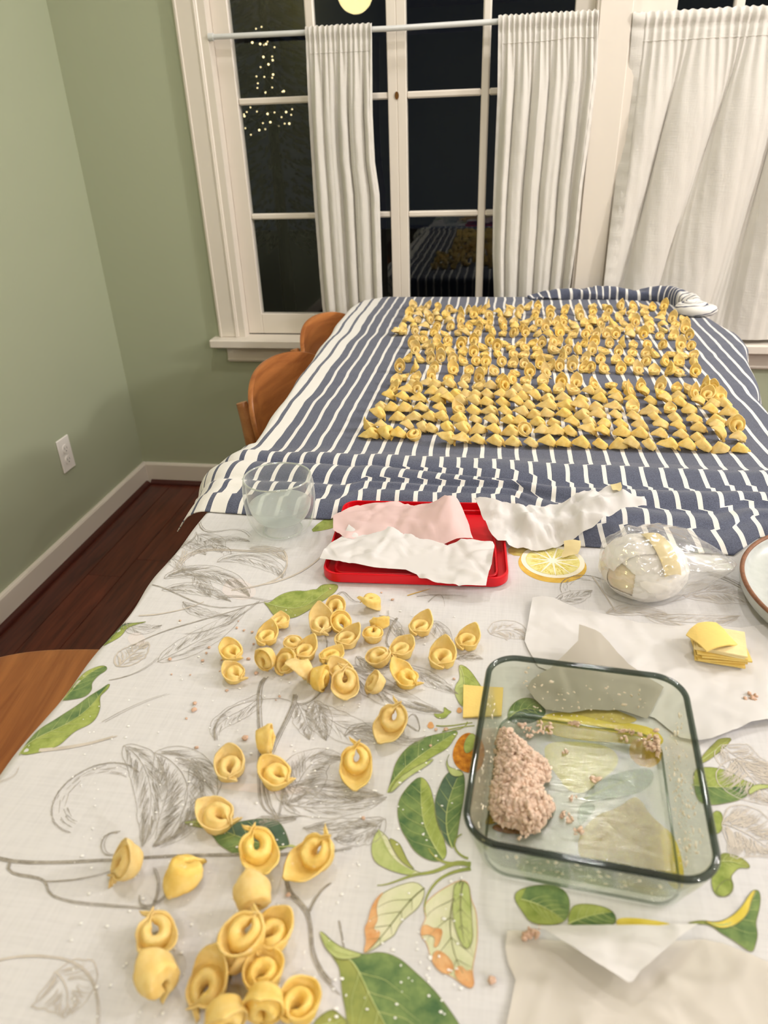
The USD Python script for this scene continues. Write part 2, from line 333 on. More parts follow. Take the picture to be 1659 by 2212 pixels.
def paper(name, col, clear=.12, trans=.35, rough=.6):
    n = {'g': ('geometry', {}), 'n': ('noise_texture', dict(scale=30, detail=6)), 'b': ('bump', dict(strength=.25, distance=.002)), 'd': ('principled_bsdf', dict(base_color=col, roughness=rough, specular_ior_level=.35)), 't': ('translucent_bsdf', dict(color=col)), 'x': ('mix_closure', dict(fac=trans)), 'c': ('transparent_bsdf', dict(color=(.97, .96, .94))), 'y': ('mix_closure', dict(fac=clear))}
    return M(name, n, [('g.position', 'n.vector'), ('n.fac', 'b.height'), ('b.normal', 'd.normal'), ('d.BSDF', 'x.closure1'), ('t.BSDF', 'x.closure2'), ('x.closure', 'y.closure1'), ('c.BSDF', 'y.closure2')], 'y.closure')
MAT['parchment'] = paper('white_parchment', lin(230, 228, 227), .08, .14)
MAT['wrap'] = paper('wrapping_paper', lin(243, 240, 236), .0, .1)
MAT['thin_parchment'] = paper('thin_parchment', lin(226, 220, 208), .30, .3)
MAT['tape'] = paper('masking_tape', lin(232, 216, 164), .03, .2, .7)
def bag_mat():
    n = {'t': ('transparent_bsdf', dict(color=(.98, .98, .977))), 'g': ('glossy_bsdf', dict(color=(1, 1, 1), roughness=.16)), 'm': ('mix_closure', {}), 'd': ('diffuse_bsdf', dict(color=(.9, .9, .88))), 'x': ('mix_closure', dict(fac=.06))}; l = []
    fac = facing_fac(n, l, .14, .6)
    return M('clear_plastic_film', n, l + [(fac, 'm.fac'), ('t.BSDF', 'm.closure1'), ('g.BSDF', 'm.closure2'), ('m.closure', 'x.closure1'), ('d.BSDF', 'x.closure2')], 'x.closure')
MAT['bag'] = bag_mat()
MAT['stone'] = plain('grey_glazed_stoneware', lin(182, 186, 184), .25, var=.07, vscale=70)
MAT['stone_rim'] = plain('bare_brown_clay', lin(128, 84, 56), .6, var=.2, vscale=200)

def ink(name, c0, c1, sc=60):
    n = {'g': ('geometry', {}), 'n': ('noise_texture', dict(scale=sc, detail=5, roughness=.6)), 'r': ('rgb_ramp', dict(ramp=[(.32, c0), (.68, c1)])), 'p': ('principled_bsdf', dict(roughness=.85, specular_ior_level=.2)), 'm2': ('mapping', dict(scale=(260, 20, 60))), 'n2': ('noise_texture', dict(scale=1.6, detail=3)), 'b': ('bump', dict(strength=.25, distance=.0008))}
    return M(name, n, [('g.position', 'n.vector'), ('n.fac', 'r.fac'), ('r.color', 'p.base_color'), ('g.position', 'm2.vector'), ('m2.vector', 'n2.vector'), ('n2.fac', 'b.height'), ('b.normal', 'p.normal')], 'p.BSDF')
INK = dict(
    leaf=ink('print_leaf_green', lin(122, 140, 66), lin(172, 182, 104)), dark=ink('print_leaf_dark_green', lin(72, 102, 66), lin(132, 152, 92)), deep=ink('print_leaf_deep_green', lin(72, 92, 78), lin(96, 118, 92)),
    olive=ink('print_leaf_olive', lin(126, 138, 76), lin(160, 164, 92), 40), pale=ink('print_leaf_pale', lin(196, 202, 158), lin(216, 214, 186), 40), orange=ink('print_orange_tip', lin(204, 146, 92), lin(220, 178, 130), 90), fruit=ink('print_orange_fruit', lin(150, 84, 30), lin(214, 146, 48), 150),
    lemon=ink('print_lemon_yellow', lin(204, 184, 70), lin(222, 204, 104), 50), flesh=ink('print_lemon_flesh', lin(216, 206, 122), lin(232, 224, 160), 90), rind=ink('print_lemon_rind', lin(204, 160, 66), lin(222, 188, 92), 60), pith=ink('print_lemon_pith', lin(234, 228, 206), lin(240, 234, 218)),
    ochre=ink('print_lemon_ochre', lin(176, 156, 82), lin(206, 190, 116), 90), blue=ink('print_leaf_grey_green', lin(140, 156, 142), lin(170, 182, 168), 50),
    line=ink('print_pencil_line', lin(128, 122, 110), lin(176, 170, 160), 200), taupe=ink('print_taupe_line', lin(186, 178, 166), lin(206, 198, 188), 60), vein=ink('print_leaf_vein', lin(164, 178, 108), lin(186, 194, 134), 100), outline=ink('print_leaf_outline', lin(112, 118, 78), lin(150, 150, 112), 100), blush=ink('print_pink_blush', lin(214, 206, 204), lin(214, 210, 209), 20))
# ------------------------------------------------------------------ the room
XL, YB, XR, YF = -1.415, 2.465, 3.4, -6.0
struct = dict(kind='structure')
fl = thing('floor', 'dark reddish-brown hardwood plank floor of the dining room', 'floor', kind='structure')
obj('subfloor', box(XL - .1, XR + .1, YF - .1, YB + .1, -.06, -.013), MAT['dark'], fl, smooth=False)
pw = .118; r0 = np.random.default_rng(3)
nx = int((XR - XL) / pw) + 1
for i in range(nx):
    x0 = XL + i * pw; y = YF - r0.uniform(0, .6)
    near = i < 9
    while y < YB:
        L = r0.uniform(.7, 1.5) if near else r0.uniform(1.8, 2.6)
        a, b = max(y, YF), min(y + L, YB)
        if b - a > .02:
            obj('plank', box(x0 + .0006, min(x0 + pw, XR) - .0006, a + .0006, b - .0006, -.014, -r0.uniform(0, .0006), .0012), MAT['floor'], fl, smooth=False)
        y += L
obj('wall_left', box(XL - .1, XL, YF - .1, YB + .12, -.05, CEIL), MAT['sage'], smooth=False, label='sage green painted side wall with a white outlet', cat='wall', **struct)
obj('wall_right', box(XR, XR + .1, YF - .1, YB + .12, -.05, CEIL), MAT['white_wall'], smooth=False, label='plain pale wall on the far side of the room', cat='wall', **struct)
obj('wall_front', box(XL, XR, YF - .1, YF, -.05, CEIL), MAT['sage'], smooth=False, label='plain green wall at the opposite end of the room', cat='wall', **struct)
obj('ceiling', box(XL - .1, XR + .1, YF - .1, YB + .12, CEIL, CEIL + .08), MAT['ceiling'], smooth=False, label='flat white ceiling above the table', cat='ceiling', **struct)
W1, W2 = (-.93, .232), (.322, 1.484)
ZS, ZT = .606, 2.06
bw = [box(XL, W1[0], YB, YB + .12, -.05, CEIL), box(W2[1], XR, YB, YB + .12, -.05, CEIL), box(W1[0], W2[1], YB, YB + .12, -.05, ZS - .03), box(W1[0], W2[1], YB, YB + .12, ZT, CEIL), box(W1[1], W2[0], YB, YB + .12, ZS - .03, ZT)]
obj('wall_back', bw, MAT['sage'], smooth=False, label='sage green painted wall around the windows', cat='wall', **struct)
# baseboards with a rounded top and a dark shoe moulding
def base_prof(t=.014, h=.088): return [(0, 0), (t, 0), (t, h - .008), (t - .003, h - .002), (t - .006, h), (0, h)]
def extr(prof, a, b, axis):
    p = Polygon(prof); m = trimesh.creation.extrude_polygon(p, b - a, engine='earcut'); v = m.vertices.copy()
    if axis == 'y': m.vertices = np.column_stack([v[:, 0], v[:, 2] + a, v[:, 1]])        # profile x,z run along y
    else: m.vertices = np.column_stack([v[:, 2] + a, v[:, 0], v[:, 1]])
    m.fix_normals(); return m
bl = obj('baseboard_left', extr([(XL + x, z) for x, z in base_prof()], YF, YB, 'y'), MAT['trim'], smooth=False, label='white baseboard along the side wall', cat='baseboard', **struct)
bb = obj('baseboard_back', extr([(YB - x, z) for x, z in base_prof()], XL + .014, XR, 'x'), MAT['trim'], smooth=False, label='white baseboard under the window wall', cat='baseboard', **struct)
MAT['shoe'] = plain('dark_shoe_moulding', lin(70, 26, 20), .35)
q = [(0, 0)] + [(.016 * math.cos(a), .016 * math.sin(a)) for a in np.linspace(0, math.pi / 2, 7)]
obj('shoe_moulding', extr([(XL + .014 + x, z) for x, z in q], YF, YB - .03, 'y'), MAT['shoe'], bl)
obj('shoe_moulding', extr([(YB - .014 - x, z) for x, z in q], XL + .03, XR, 'x'), MAT['shoe'], bb)

def window(name, x0, x1, label, cols):
    w = thing(name, label, 'window', kind='structure')
    yc = 2.447
    # jamb boards
    obj('jamb', box(x0, x0 + .022, yc + .004, YB + .11, ZS, ZT), MAT['trim'], w, smooth=False)
    obj('jamb', box(x1 - .006, x1, yc + .004, YB + .11, ZS, ZT), MAT['trim'], w, smooth=False)
    obj('head', box(x0, x1, yc + .004, YB + .11, ZT - .02, ZT), MAT['trim'], w, smooth=False)
    for a, b, ca in cols:                                       # each leaf: outer stiles a..b, glass columns ca
        ys, ye = 2.497, 2.530
        zb, zt = .679, 2.010
        fr = [box(a, ca[0][0], ys, ye, ZS + .002, ZT - .02, .002), box(ca[-1][1], b, ys, ye, ZS + .002, ZT - .02, .002), box(ca[0][0], ca[-1][1], ys + .0005, ye, ZS + .002, zb, .002), box(ca[0][0], ca[-1][1], ys + .0005, ye, zt, ZT - .02, .002)]
        s = obj('sash', fr, MAT['trim'], w, smooth=False)
        zr = [zb, .995, 1.013, 1.333, 1.352, 1.672, 1.690, zt]
        for k in range(len(ca) - 1):
            obj('muntin', box(ca[k][1], ca[k + 1][0], ys + .004, ye - .004, zb, zt, .004), MAT['trim'], s, smooth=False)
        for (g0, g1) in ca:
            for k in (1, 3, 5): obj('muntin', box(g0, g1, ys + .004, ye - .004, zr[k], zr[k + 1], .004), MAT['trim'], s, smooth=False)
            for k in (0, 2, 4, 6): obj('pane', box(g0 - .003, g1 + .003, 2.512, 2.515, zr[k] - .003, zr[k + 1] + .003), MAT['pane'], s, smooth=False)
    return w
w1 = window('window_1', *W1, 'white casement window with small panes, two short curtains on one rod', [(-.908, -.343, [(-.853, -.618), (-.590, -.372)]), (-.343, .226, [(-.314, -.088), (-.064, .170)])])
w2 = window('window_2', *W2, 'white casement window covered by one wide gathered curtain', [(.391, .832, [(.446, .598), (.625, .777)]), (.832, 1.478, [(.887, 1.10), (1.127, 1.42)])])
obj('jamb', box(.344, .391, 2.470, 2.57, ZS, ZT), MAT['trim'], w2, smooth=False)
# casings, sill and apron
def casing(x0, x1, par):
    return obj('casing', [box(x0, x1, 2.447, YB, ZS, 2.14, .003), box(x0 + .006, x0 + .012, 2.444, 2.449, ZS, 2.14, .001), box(x1 - .012, x1 - .006, 2.4445, 2.449, ZS, 2.14, .001)], MAT['trim'], par, smooth=False)
casing(-1.006, -.93, w1); obj('casing', box(-1.006, .232, 2.447, YB, ZT, 2.14, .003), MAT['trim'], w1, smooth=False)
casing(1.484, 1.56, w2); obj('casing', box(.322, 1.56, 2.447, YB, ZT, 2.14, .003), MAT['trim'], w2, smooth=False)
tr = obj('trim_1', [box(W1[1], W2[0], 2.445, YB, ZS, 2.14, .003)], MAT['trim'], smooth=False, label='broad flat white post between the two windows', cat='trim', **struct)
tr2 = thing('trim_2', 'white window sill and apron running under both windows', 'window sill', kind='structure')
obj('sill', box(-1.03, 1.585, 2.405, 2.50, ZS - .03, ZS, .004), MAT['trim'], tr2, smooth=False)
obj('apron', [box(-.985, 1.54, 2.449, YB, .515, ZS - .03, .003), box(-.985, 1.54, 2.446, 2.452, .52, .527, .002)], MAT['trim'], tr2, smooth=False)
# latch hole with a worn ring on the meeting stile
kh = trimesh.creation.cylinder(.0085, .004, sections=20); kh.apply_scale([.75, 1.25, 1]); kh.apply_transform(trimesh.transformations.rotation_matrix(math.pi / 2, [1, 0, 0])); kh.apply_translation([-.344, 2.4965, 1.342])
obj('latch_hole', kh, MAT['brass'], w1)

# ------------------------------------------------------------------ electrical outlet
ou = thing('wall_outlet', 'white duplex electrical outlet low on the green side wall', 'outlet')
oy, oz = 1.985, .332
obj('cover_plate', box(XL, XL + .006, oy - .035, oy + .035, oz - .0575, oz + .0575, .0025), MAT['outlet'], ou, smooth=False)
for s in (-1, 1):
    c = rrect(.0165, .014, .0135, 6); m = trimesh.creation.extrude_polygon(Polygon(c), .004, engine='earcut'); v = m.vertices.copy()
    m.vertices = np.column_stack([XL + .0045 + v[:, 2], oy + v[:, 0], oz + s * .0195 + v[:, 1]]); m.fix_normals()
    rc = obj('receptacle', m, MAT['outlet'], ou, smooth=False)
    for dy, hh in ((-.006, .004), (.006, .0035)): obj('slot', box(XL + .0083, XL + .0088, oy + dy - .0009, oy + dy + .0009, oz + s * .0195 - hh + .002, oz + s * .0195 + hh + .002), MAT['dark'], rc, smooth=False)
    g = trimesh.creation.cylinder(.0022, .0005, sections=12); g.apply_transform(trimesh.transformations.rotation_matrix(math.pi / 2, [0, 1, 0])); g.apply_translation([XL + .0086, oy, oz + s * .0195 - .0075]); obj('slot', g, MAT['dark'], rc)
sc = trimesh.creation.cylinder(.0026, .001, sections=14); sc.apply_transform(trimesh.transformations.rotation_matrix(math.pi / 2, [0, 1, 0])); sc.apply_translation([XL + .0063, oy, oz]); obj('screw', sc, MAT['rod'], ou)

# ------------------------------------------------------------------ curtain rod and curtains
rod = thing('curtain_rod', 'thin white tension rod across the lower part of the window, holding two curtains', 'curtain rod')
obj('rod_tube', tube([(-.900, 2.456, 1.513), (-.35, 2.456, 1.509), (.219, 2.456, 1.513)], .0075, 16), MAT['rod'], rod)
for x, s in ((-.908, 1), (.226, -1)): obj('end_cap', tube([(x + .0003 * s, 2.456, 1.513), (x + s * .016, 2.456, 1.513)], .0105, 16), MAT['rod'], rod)
rod2 = thing('curtain_rod', 'thin white tension rod mostly hidden inside the wide curtain', 'curtain rod')
obj('rod_tube', tube([(.352, 2.456, 1.500), (.9, 2.456, 1.497), (1.47, 2.456, 1.500)], .0075, 16), MAT['rod'], rod2)
for x, s in ((.3445, 1), (1.4775, -1)): obj('end_cap', tube([(x, 2.456, 1.500), (x + s * .014, 2.456, 1.500)], .0105, 16), MAT['rod'], rod2)

def curtain(label, zrod, ztop, zbot, left, right, seed, nple, ntop, amp, wob=0, bot=None, yc=2.456):
    """left, right: [(z, x)] of the two side edges; folds run down between them"""
    r = np.random.default_rng(seed); nu, nv = 260, 120
    U = np.linspace(0, 1, nu)[:, None]; V = np.linspace(0, 1, nv)[None]
    zb = np.full((nu, 1), zbot) if bot is None else np.interp(U, *zip(*bot))
    z = ztop + (zb - ztop) * V
    lz, lx = map(np.array, zip(*sorted(left))); rz, rx = map(np.array, zip(*sorted(right)))
    xl = np.interp(z, lz, lx); xr = np.interp(z, rz, rx)
    k = np.linspace(0, 1, nple * 2 + 1); ph = np.interp(U, np.clip(k + r.uniform(-.25, .25, len(k)) / (nple * 2), 0, 1), np.arange(len(k)))
    ph = ph + wob * V * np.sin(U * 4 + 1.0) * 2
    low = np.sin(ph * np.pi + .4) * (.55 + .45 * np.interp(U, np.linspace(0, 1, 9), r.uniform(0, 1, 9)))
    kt = np.linspace(0, 1, ntop * 2 + 1); pt = np.interp(U, np.clip(kt + r.uniform(-.3, .3, len(kt)) / (ntop * 2), 0, 1), np.arange(len(kt)))
    top = np.sin(pt * np.pi) * np.interp(U, np.linspace(0, 1, 15), r.uniform(.5, 1, 15))
    f = np.clip((ztop - z) / .30, 0, 1); f = f * f * (3 - 2 * f)
    X = xl + (xr - xl) * U
    dx = (xr - xl) / (nple * 2) * .35 * np.cos(ph * np.pi + .4)
    y = yc - .012 + amp * (low * f) + .0045 * top * (1 - .75 * f)
    X = X + dx * f * np.minimum(1, 6 * np.minimum(U, 1 - U))
    # pocket swelling round the rod, hem line below it, ruffle above
    y = y - .004 * np.exp(-((z - zrod) / .012) ** 2) + .002 * np.exp(-((z - (zrod - .022)) / .004) ** 2)
    z = z + .003 * top * np.clip(1 - (ztop - z) / .015, 0, 1)
    P = np.stack([X, y, z], -1)
    P[..., 1] += fbm(np.stack([X * 30, z * 12, U + 0 * z], -1), 1, 3, seed) * .006 * f
    f_ = quads(nu, nv)[:, ::-1]
    m = solidify(P.reshape(-1, 3), f_, .0012)
    c = thing('curtain', label, 'curtain')
    obj('fabric', m, MAT['curtain'], c, smooth=True)
    # stitched hems standing slightly proud: rod pocket seam, side hems
    for vv in (int(nv * (ztop - zrod + .055) / (ztop - zbot)),):
        obj('seam', tube(P[2:-2:2, vv] + [0, -.0008, 0], .0007, 5), MAT['curtain'], c)
    for uu in (3, nu - 4):
        side = P[[uu - 3, uu, uu + 3], :, :] if uu - 3 >= 0 and uu + 3 < nu else P[[uu - 2, uu, uu + 2]]
        s2 = P[(0, 4, 9), :] if uu < 50 else P[(nu - 10, nu - 5, nu - 1), :]
        s2 = s2 + np.array([0, -.0016, 0]) - np.array([0, .0008, 0]) * np.sin(np.linspace(0, 120, nv))[None, :, None]
        obj('side_hem', solidify(s2.reshape(-1, 3), quads(3, nv)[:, ::-1], .0010), MAT['curtain'], c, smooth=True)
    return c
def edge(pts, y=2.45): return [tuple(aty(px, py, y)[[2, 0]]) for px, py in pts]
curtain('narrow white gathered curtain left of the centre stile, first on the rod', 1.511, 1.524, .635, edge([(660, 40), (668, 250), (680, 450), (697, 665)]) + [(.5, -.60)], edge([(804, 40), (805, 250), (810, 350), (820, 420), (826, 640)]) + [(.5, -.385)], 11, 5, 13, .015)
curtain('white gathered curtain pushed up against the flat window post', 1.511, 1.524, .640, edge([(1077, 30), (1075, 200), (1070, 320), (1065, 450), (1064, 550), (1067, 640)]) + [(.5, -.02)], edge([(1293, 20), (1289, 165), (1272, 300), (1257, 400), (1247, 500), (1230, 615)]) + [(.5, .2)], 12, 6, 18, .017, .3, bot=[(0, .640), (.5, .66), (.72, .735), (1, .68)])
curtain('wide white gathered curtain with slanting folds right of the window post', 1.498, 1.513, .620, edge([(1367, 20), (1360, 125), (1350, 225), (1338, 325), (1325, 425), (1310, 540), (1302, 612)]) + [(.5, .315)], [(1.7, 1.30), (1.5, 1.28), (.6, 1.28)], 15, 7, 44, .024, 1.0)

# ------------------------------------------------------------------ round lamp of the room, seen mirrored in the panes
lamp = thing('globe_lamp', 'glowing round pendant lamp mirrored in the dark window pane', 'lamp', loc=(-1.03, -.55, 2.035))
MAT['globe'] = M('lit_opal_globe', {'e': ('emission', dict(color=(1.0, .80, .38), strength=26.0))}, [], 'e.emission')
g = trimesh.creation.icosphere(3, .115); obj('globe', g, MAT['globe'], lamp, smooth=True)
obj('cap', lathe([(0, .128), (.03, .128), (.045, .108), (0, .108)], 24), MAT['lamp_metal'], lamp); obj('stem', tube([(0, 0, .12), (0, 0, CEIL - 2.035)], .006, 8), MAT['lamp_metal'], lamp)

# ------------------------------------------------------------------ outside: a dark conifer wound with tiny lights
tree = thing('garden_tree', 'dark tree outside the window wound with tiny warm lights', 'tree')
tx, ty = -1.82, 6.1
MAT['bark'] = plain('dark_bark', (.001, .001, .001), 1.0, specular_ior_level=0.0); MAT['needles'] = plain('dark_needles', (.0006, .0009, .0006), 1.0, specular_ior_level=0.0)
obj('trunk', tube([(tx, ty, -.3), (tx, ty, 2.8)], np.array([.06, .015]), 10), MAT['bark'], tree)
rt = np.random.default_rng(5); nd = []
for k in range(1500):
    h = rt.uniform(.4, 2.8); R = .62 * (2.95 - h) / 2.4 * rt.uniform(.3, 1); a = rt.uniform(0, 2 * math.pi)
    c = np.array([tx + R * math.cos(a), ty + R * math.sin(a), h]); d = np.array([math.cos(a), math.sin(a), -.3]) * .09; s = np.array([-math.sin(a), math.cos(a), 0]) * .016
    nd.append(np.array([c - s, c + s, c + d, c + [0, 0, .02]]))
nv_ = np.vstack(nd); nf = np.vstack([np.array([[0, 1, 2], [0, 2, 3], [1, 3, 2], [0, 3, 1]]) + 4 * k for k in range(len(nd))])
obj('foliage', trimesh.Trimesh(nv_, nf, process=False), MAT['needles'], tree, smooth=False)
sl = thing('string_lights', 'string of tiny warm lights glimmering on the tree outside', 'string lights')
MAT['bulb'] = M('warm_fairy_bulb', {'e': ('emission', dict(color=(1.0, .80, .42), strength=4.0))}, [], 'e.emission')
bulbs = [(545, 92), (553, 62), (565, 58), (575, 95), (578, 90), (593, 102), (562, 95), (570, 97), (556, 124), (569, 123), (588, 122), (563, 145), (580, 139), (571, 166), (578, 161), (590, 161), (588, 168), (588, 189), (574, 200), (554, 165), (557, 180), (613, 197), (610, 198), (556, 190), (589, 130), (541, 232), (527, 247), (528, 251), (533, 242), (568, 266), (584, 264), (602, 272), (615, 267), (625, 267), (530, 277), (542, 291), (560, 281), (573, 279), (555, 241), (578, 246), (593, 243), (608, 253), (618, 242), (629, 248), (631, 236)]
wp = []
for k, (px, py) in enumerate(bulbs):
    p = aty(px, py, 5.72 + .25 * ((k * 37) % 10) / 10); wp.append(p)
    b = trimesh.creation.icosphere(1, .0040 if k % 3 else .0062); b.apply_translation(p); obj('bulb', b, MAT['bulb'], sl, smooth=True)
wp = np.array(wp); wp = wp[np.lexsort((wp[:, 0], -np.round(wp[:, 2] / .12)))]
obj('wire', tube(wp + [0, .012, 0], .0015, 4), MAT['dark'], sl)
gz = box(-8, 8, 2.8, 14, -.45, -.4); obj('ground', gz, plain('night_ground', lin(10, 11, 9), .9), smooth=False, label='dark garden ground outside the windows', cat='ground', **struct)
# ------------------------------------------------------------------ table, printed cloth
Z0 = 0.7657
TE_L, TE_R, TY0, TY1 = -.408, .600, .10, 2.335
tb = thing('dining_table', 'long wooden dining table hidden under the printed cloth and the striped towel', 'table')
top = Polygon([(-.40, .11), (.59, .11), (.59, 1.08), (.485, 1.36), (.52, 1.6), (.555, 1.85), (.54, 2.05), (.47, 2.28), (.42, 2.32), (-.36, 2.32), (-.425, 2.25), (-.43, 2.1), (-.40, 1.1)])
tm = trimesh.creation.extrude_polygon(top, .030, engine='earcut'); tm.apply_translation([0, 0, Z0 - .0345]); obj('table_top', tm, MAT['table_wood'], tb, smooth=False)
for x in (-.33, .40):
    for y in (.22, 2.15): obj('leg', tube([(x, y, .0), (x, y, Z0 - .0345)], np.array([.022, .032]), 16), MAT['table_wood'], tb)
obj('apron', [box(-.33, .40, .21, .235, Z0 - .11, Z0 - .0345), box(-.33, .40, 2.135, 2.16, Z0 - .11, Z0 - .0345), box(-.345, -.32, .22, 2.15, Z0 - .11, Z0 - .0345), box(.39, .415, .22, 2.15, Z0 - .11, Z0 - .0345)], MAT['table_wood'], tb, smooth=False)

def cloth_z(x, y):
    p = np.stack([np.asarray(x, float), np.asarray(y, float)], -1)
    return Z0 + fbm(p, 7, 3, 2) * .0022 + fbm(p, 34, 3, 3) * .0009 + .0006
def cloth_pt(u, v, lift=0.0):
    """the cloth's own flat coordinates -> space: level on the table, bent over the left, right and near edges"""
    u, v = np.broadcast_arrays(np.asarray(u, float), np.asarray(v, float)); x, y = u.copy(), v.copy()
    z = cloth_z(np.clip(u, TE_L, TE_R), np.clip(v, TY0, 9)) + lift
    r = .012
    def bend(d, pos, sgn):
        """d: distance past the edge; returns offset outwards and drop"""
        a = np.clip(d / r, 0, math.radians(84)); out = r * np.sin(a); dr = r * (1 - np.cos(a)); rest = np.maximum(0, d - r * math.radians(84))
        return out + rest * math.cos(math.radians(84)) + np.where(d > 0, lift * np.sin(a), 0), dr + rest * math.sin(math.radians(84)) + lift * (1 - np.cos(a))
    d = np.maximum(0, TE_L - u); o, dz = bend(d, u, -1); wv = np.sin(v * 21 + np.sin(v * 8) * 2) * np.minimum(1, d / .08) * .014 + np.sin(v * 47 + 1) * .0018 * np.minimum(1, d / .01)
    x = np.where(u < TE_L, TE_L - o - wv, x); z = z - np.where(u < TE_L, dz, 0)
    d = np.maximum(0, u - TE_R); o, dz = bend(d, u, 1); wv = np.sin(v * 19) * np.minimum(1, d / .08) * .012
    x = np.where(u > TE_R, TE_R + o + wv, x); z = z - np.where(u > TE_R, dz, 0)
    d = np.maximum(0, TY0 - v); o, dz = bend(d, v, -1); y = np.where(v < TY0, TY0 - o, y); z = z - np.where(v < TY0, dz, 0)
    return np.stack([x, y, z], -1)
cl = thing('tablecloth', 'white linen tablecloth printed with green leaves, lemons and pencil-drawn fruit', 'tablecloth')
us = np.unique(np.r_[np.arange(TE_L - .24, TE_L, .008), np.arange(TE_L - .03, TE_L + .004, .002), np.arange(TE_L, TE_R, .0045), np.arange(TE_R - .004, TE_R + .03, .002), np.arange(TE_R + .03, TE_R + .24, .008)].round(5))
vs = np.unique(np.r_[np.arange(TY0 - .2, TY0, .008), np.arange(TY0 - .03, TY0 + .004, .002), np.arange(TY0, 1.30, .0045)].round(5))
P = cloth_pt(us[:, None], vs[None]); cm_ = trimesh.Trimesh(P.reshape(-1, 3), quads(len(us), len(vs)), process=False)
obj('linen_cloth', solidify(cm_.vertices, cm_.faces, .0009), MAT['linen'], cl, smooth=True)

# ---- the print: flat shapes and drawn lines lying in the weave
def X(pts, ox=0.0, oy=0.0, s=1.0):
    """pixels of the photograph (optionally of an enlarged crop) -> the cloth's flat coordinates"""
    return np.array([at(ox + px / s, oy + py / s, Z0 + .0006)[:2] for px, py in pts])
def flat(poly, ink_, lift, step=.006, name='printed_leaf', smooth=2):
    p, f, _ = patch(chaikin(poly, smooth), step)
    return obj(name, trimesh.Trimesh(cloth_pt(p[:, 0], p[:, 1], lift), f, process=False), INK[ink_], cl, smooth=True)
def ribbon(pts, w0, w1=None, n=None, lift=.0006, jit=0.0, rg=None):
    p = spline(pts, n or max(6, 3 * len(pts)))
    if rg is not None: p = p + rg.normal(0, jit, p.shape)
    t = np.gradient(p, axis=0); t /= np.linalg.norm(t, axis=1, keepdims=True) + 1e-12; nn = np.column_stack([-t[:, 1], t[:, 0]])
    s = np.linspace(0, 1, len(p)); w = (w0 + ((w1 if w1 is not None else w0) - w0) * s) / 2
    a, b = p + nn * w[:, None], p - nn * w[:, None]
    return np.stack([a, b], 1), lift
def lay(ribs, ink_, name, kind=None):
    vs_, fs, k = [], [], 0
    for R, lift in ribs:
        n = len(R); q = cloth_pt(R[..., 0], R[..., 1], lift).reshape(-1, 3); vs_.append(q)
        i = np.arange(n - 1) * 2; fs.append(np.vstack([np.column_stack([i, i + 1, i + 3]), np.column_stack([i, i + 3, i + 2])]) + k); k += 2 * n
    f = np.vstack(fs)
    return obj(name, trimesh.Trimesh(np.vstack(vs_), f[:, ::-1], process=False), INK[ink_], cl, smooth=True, kind=kind)
def leaf(outline, base, mid=None, mid_pts=None, veins=5, dark_side=None, ox=0, oy=0, s=1, lift=.0003, edge_w=.00042, vein_ink='vein', edge_ink='outline', step=.006):
    o = X(outline, ox, oy, s); flat(o, base, lift, step)
    poly = Polygon(chaikin(o, 2)).buffer(0)
    if mid_pts is not None:
        m = spline(X(mid_pts, ox, oy, s), 40)
        if dark_side is not None:
            t = m[-1] - m[0]; nn = np.array([-t[1], t[0]]) / np.linalg.norm(t) * dark_side * .08
            half = Polygon(np.vstack([m, m[::-1] + nn])).buffer(0).intersection(poly)
            for g in getattr(half, 'geoms', [half]):
                if g.geom_type == 'Polygon' and g.area > 1e-5:
                    p, f, _ = patch(g, step); obj('leaf_shade', trimesh.Trimesh(cloth_pt(p[:, 0], p[:, 1], lift + .00015), f, process=False), INK[mid], cl, smooth=True)
        ribs = [ribbon(m[::4], .0011, .0003, lift=lift + .0004)]
        L = np.linalg.norm(m[-1] - m[0])
        for k in range(1, veins + 1):
            i = int(38 * k / (veins + 1.5)) + 2; t = m[min(i + 2, 39)] - m[i - 1]; t /= np.linalg.norm(t)
            for sd in (-1, 1):
                d = t * .8 + np.array([-t[1], t[0]]) * sd * .75; ln = L * .34
                seg = LineString([m[i], m[i] + d * ln * .6, m[i] + (d + t * .35) * ln]).intersection(poly.buffer(-.0008))
                seg = max(seg.geoms, key=lambda g: g.length) if hasattr(seg, 'geoms') and len(seg.geoms) else seg
                if seg.geom_type == 'LineString' and seg.length > .003: ribs.append(ribbon(np.array(seg.segmentize(.01).coords), .00045, .00015, lift=lift + .0004))
        lay(ribs, vein_ink, 'leaf_vein')
    e = chaikin(o, 2); e = np.vstack([e, e[:1]])
    R = ribbon(e[::2] if len(e) > 40 else e, edge_w, edge_w, n=len(e), lift=lift + .0003); lay([R], edge_ink, 'leaf_outline')
    return poly
A_ = dict(ox=440, oy=1260, s=3.95); B_ = dict(ox=0, oy=1340, s=3.95); C_ = dict(ox=400, oy=1540, s=3.77); D_ = dict(ox=640, oy=1700, s=3.607); E_ = dict(ox=830, oy=1250, s=2.0); G_ = dict(ox=1480, oy=1560, s=4.095); Hh = dict(ox=1060, oy=1900, s=2.77); I_ = dict(ox=960, oy=1440, s=2.592); T_ = dict(ox=760, oy=1280, s=4.608)
leaf([(510, 165), (560, 170), (620, 120), (700, 80), (800, 62), (870, 70), (930, 52), (965, 55), (1000, 15), (1060, 5), (1150, 8), (1140, 60), (1080, 110), (980, 180), (900, 230), (800, 290), (720, 305), (640, 300), (590, 270), (555, 210)], 'leaf', 'olive', [(515, 165), (600, 190), (740, 215), (860, 195), (990, 115), (1140, 12)], 5, -1, **A_)
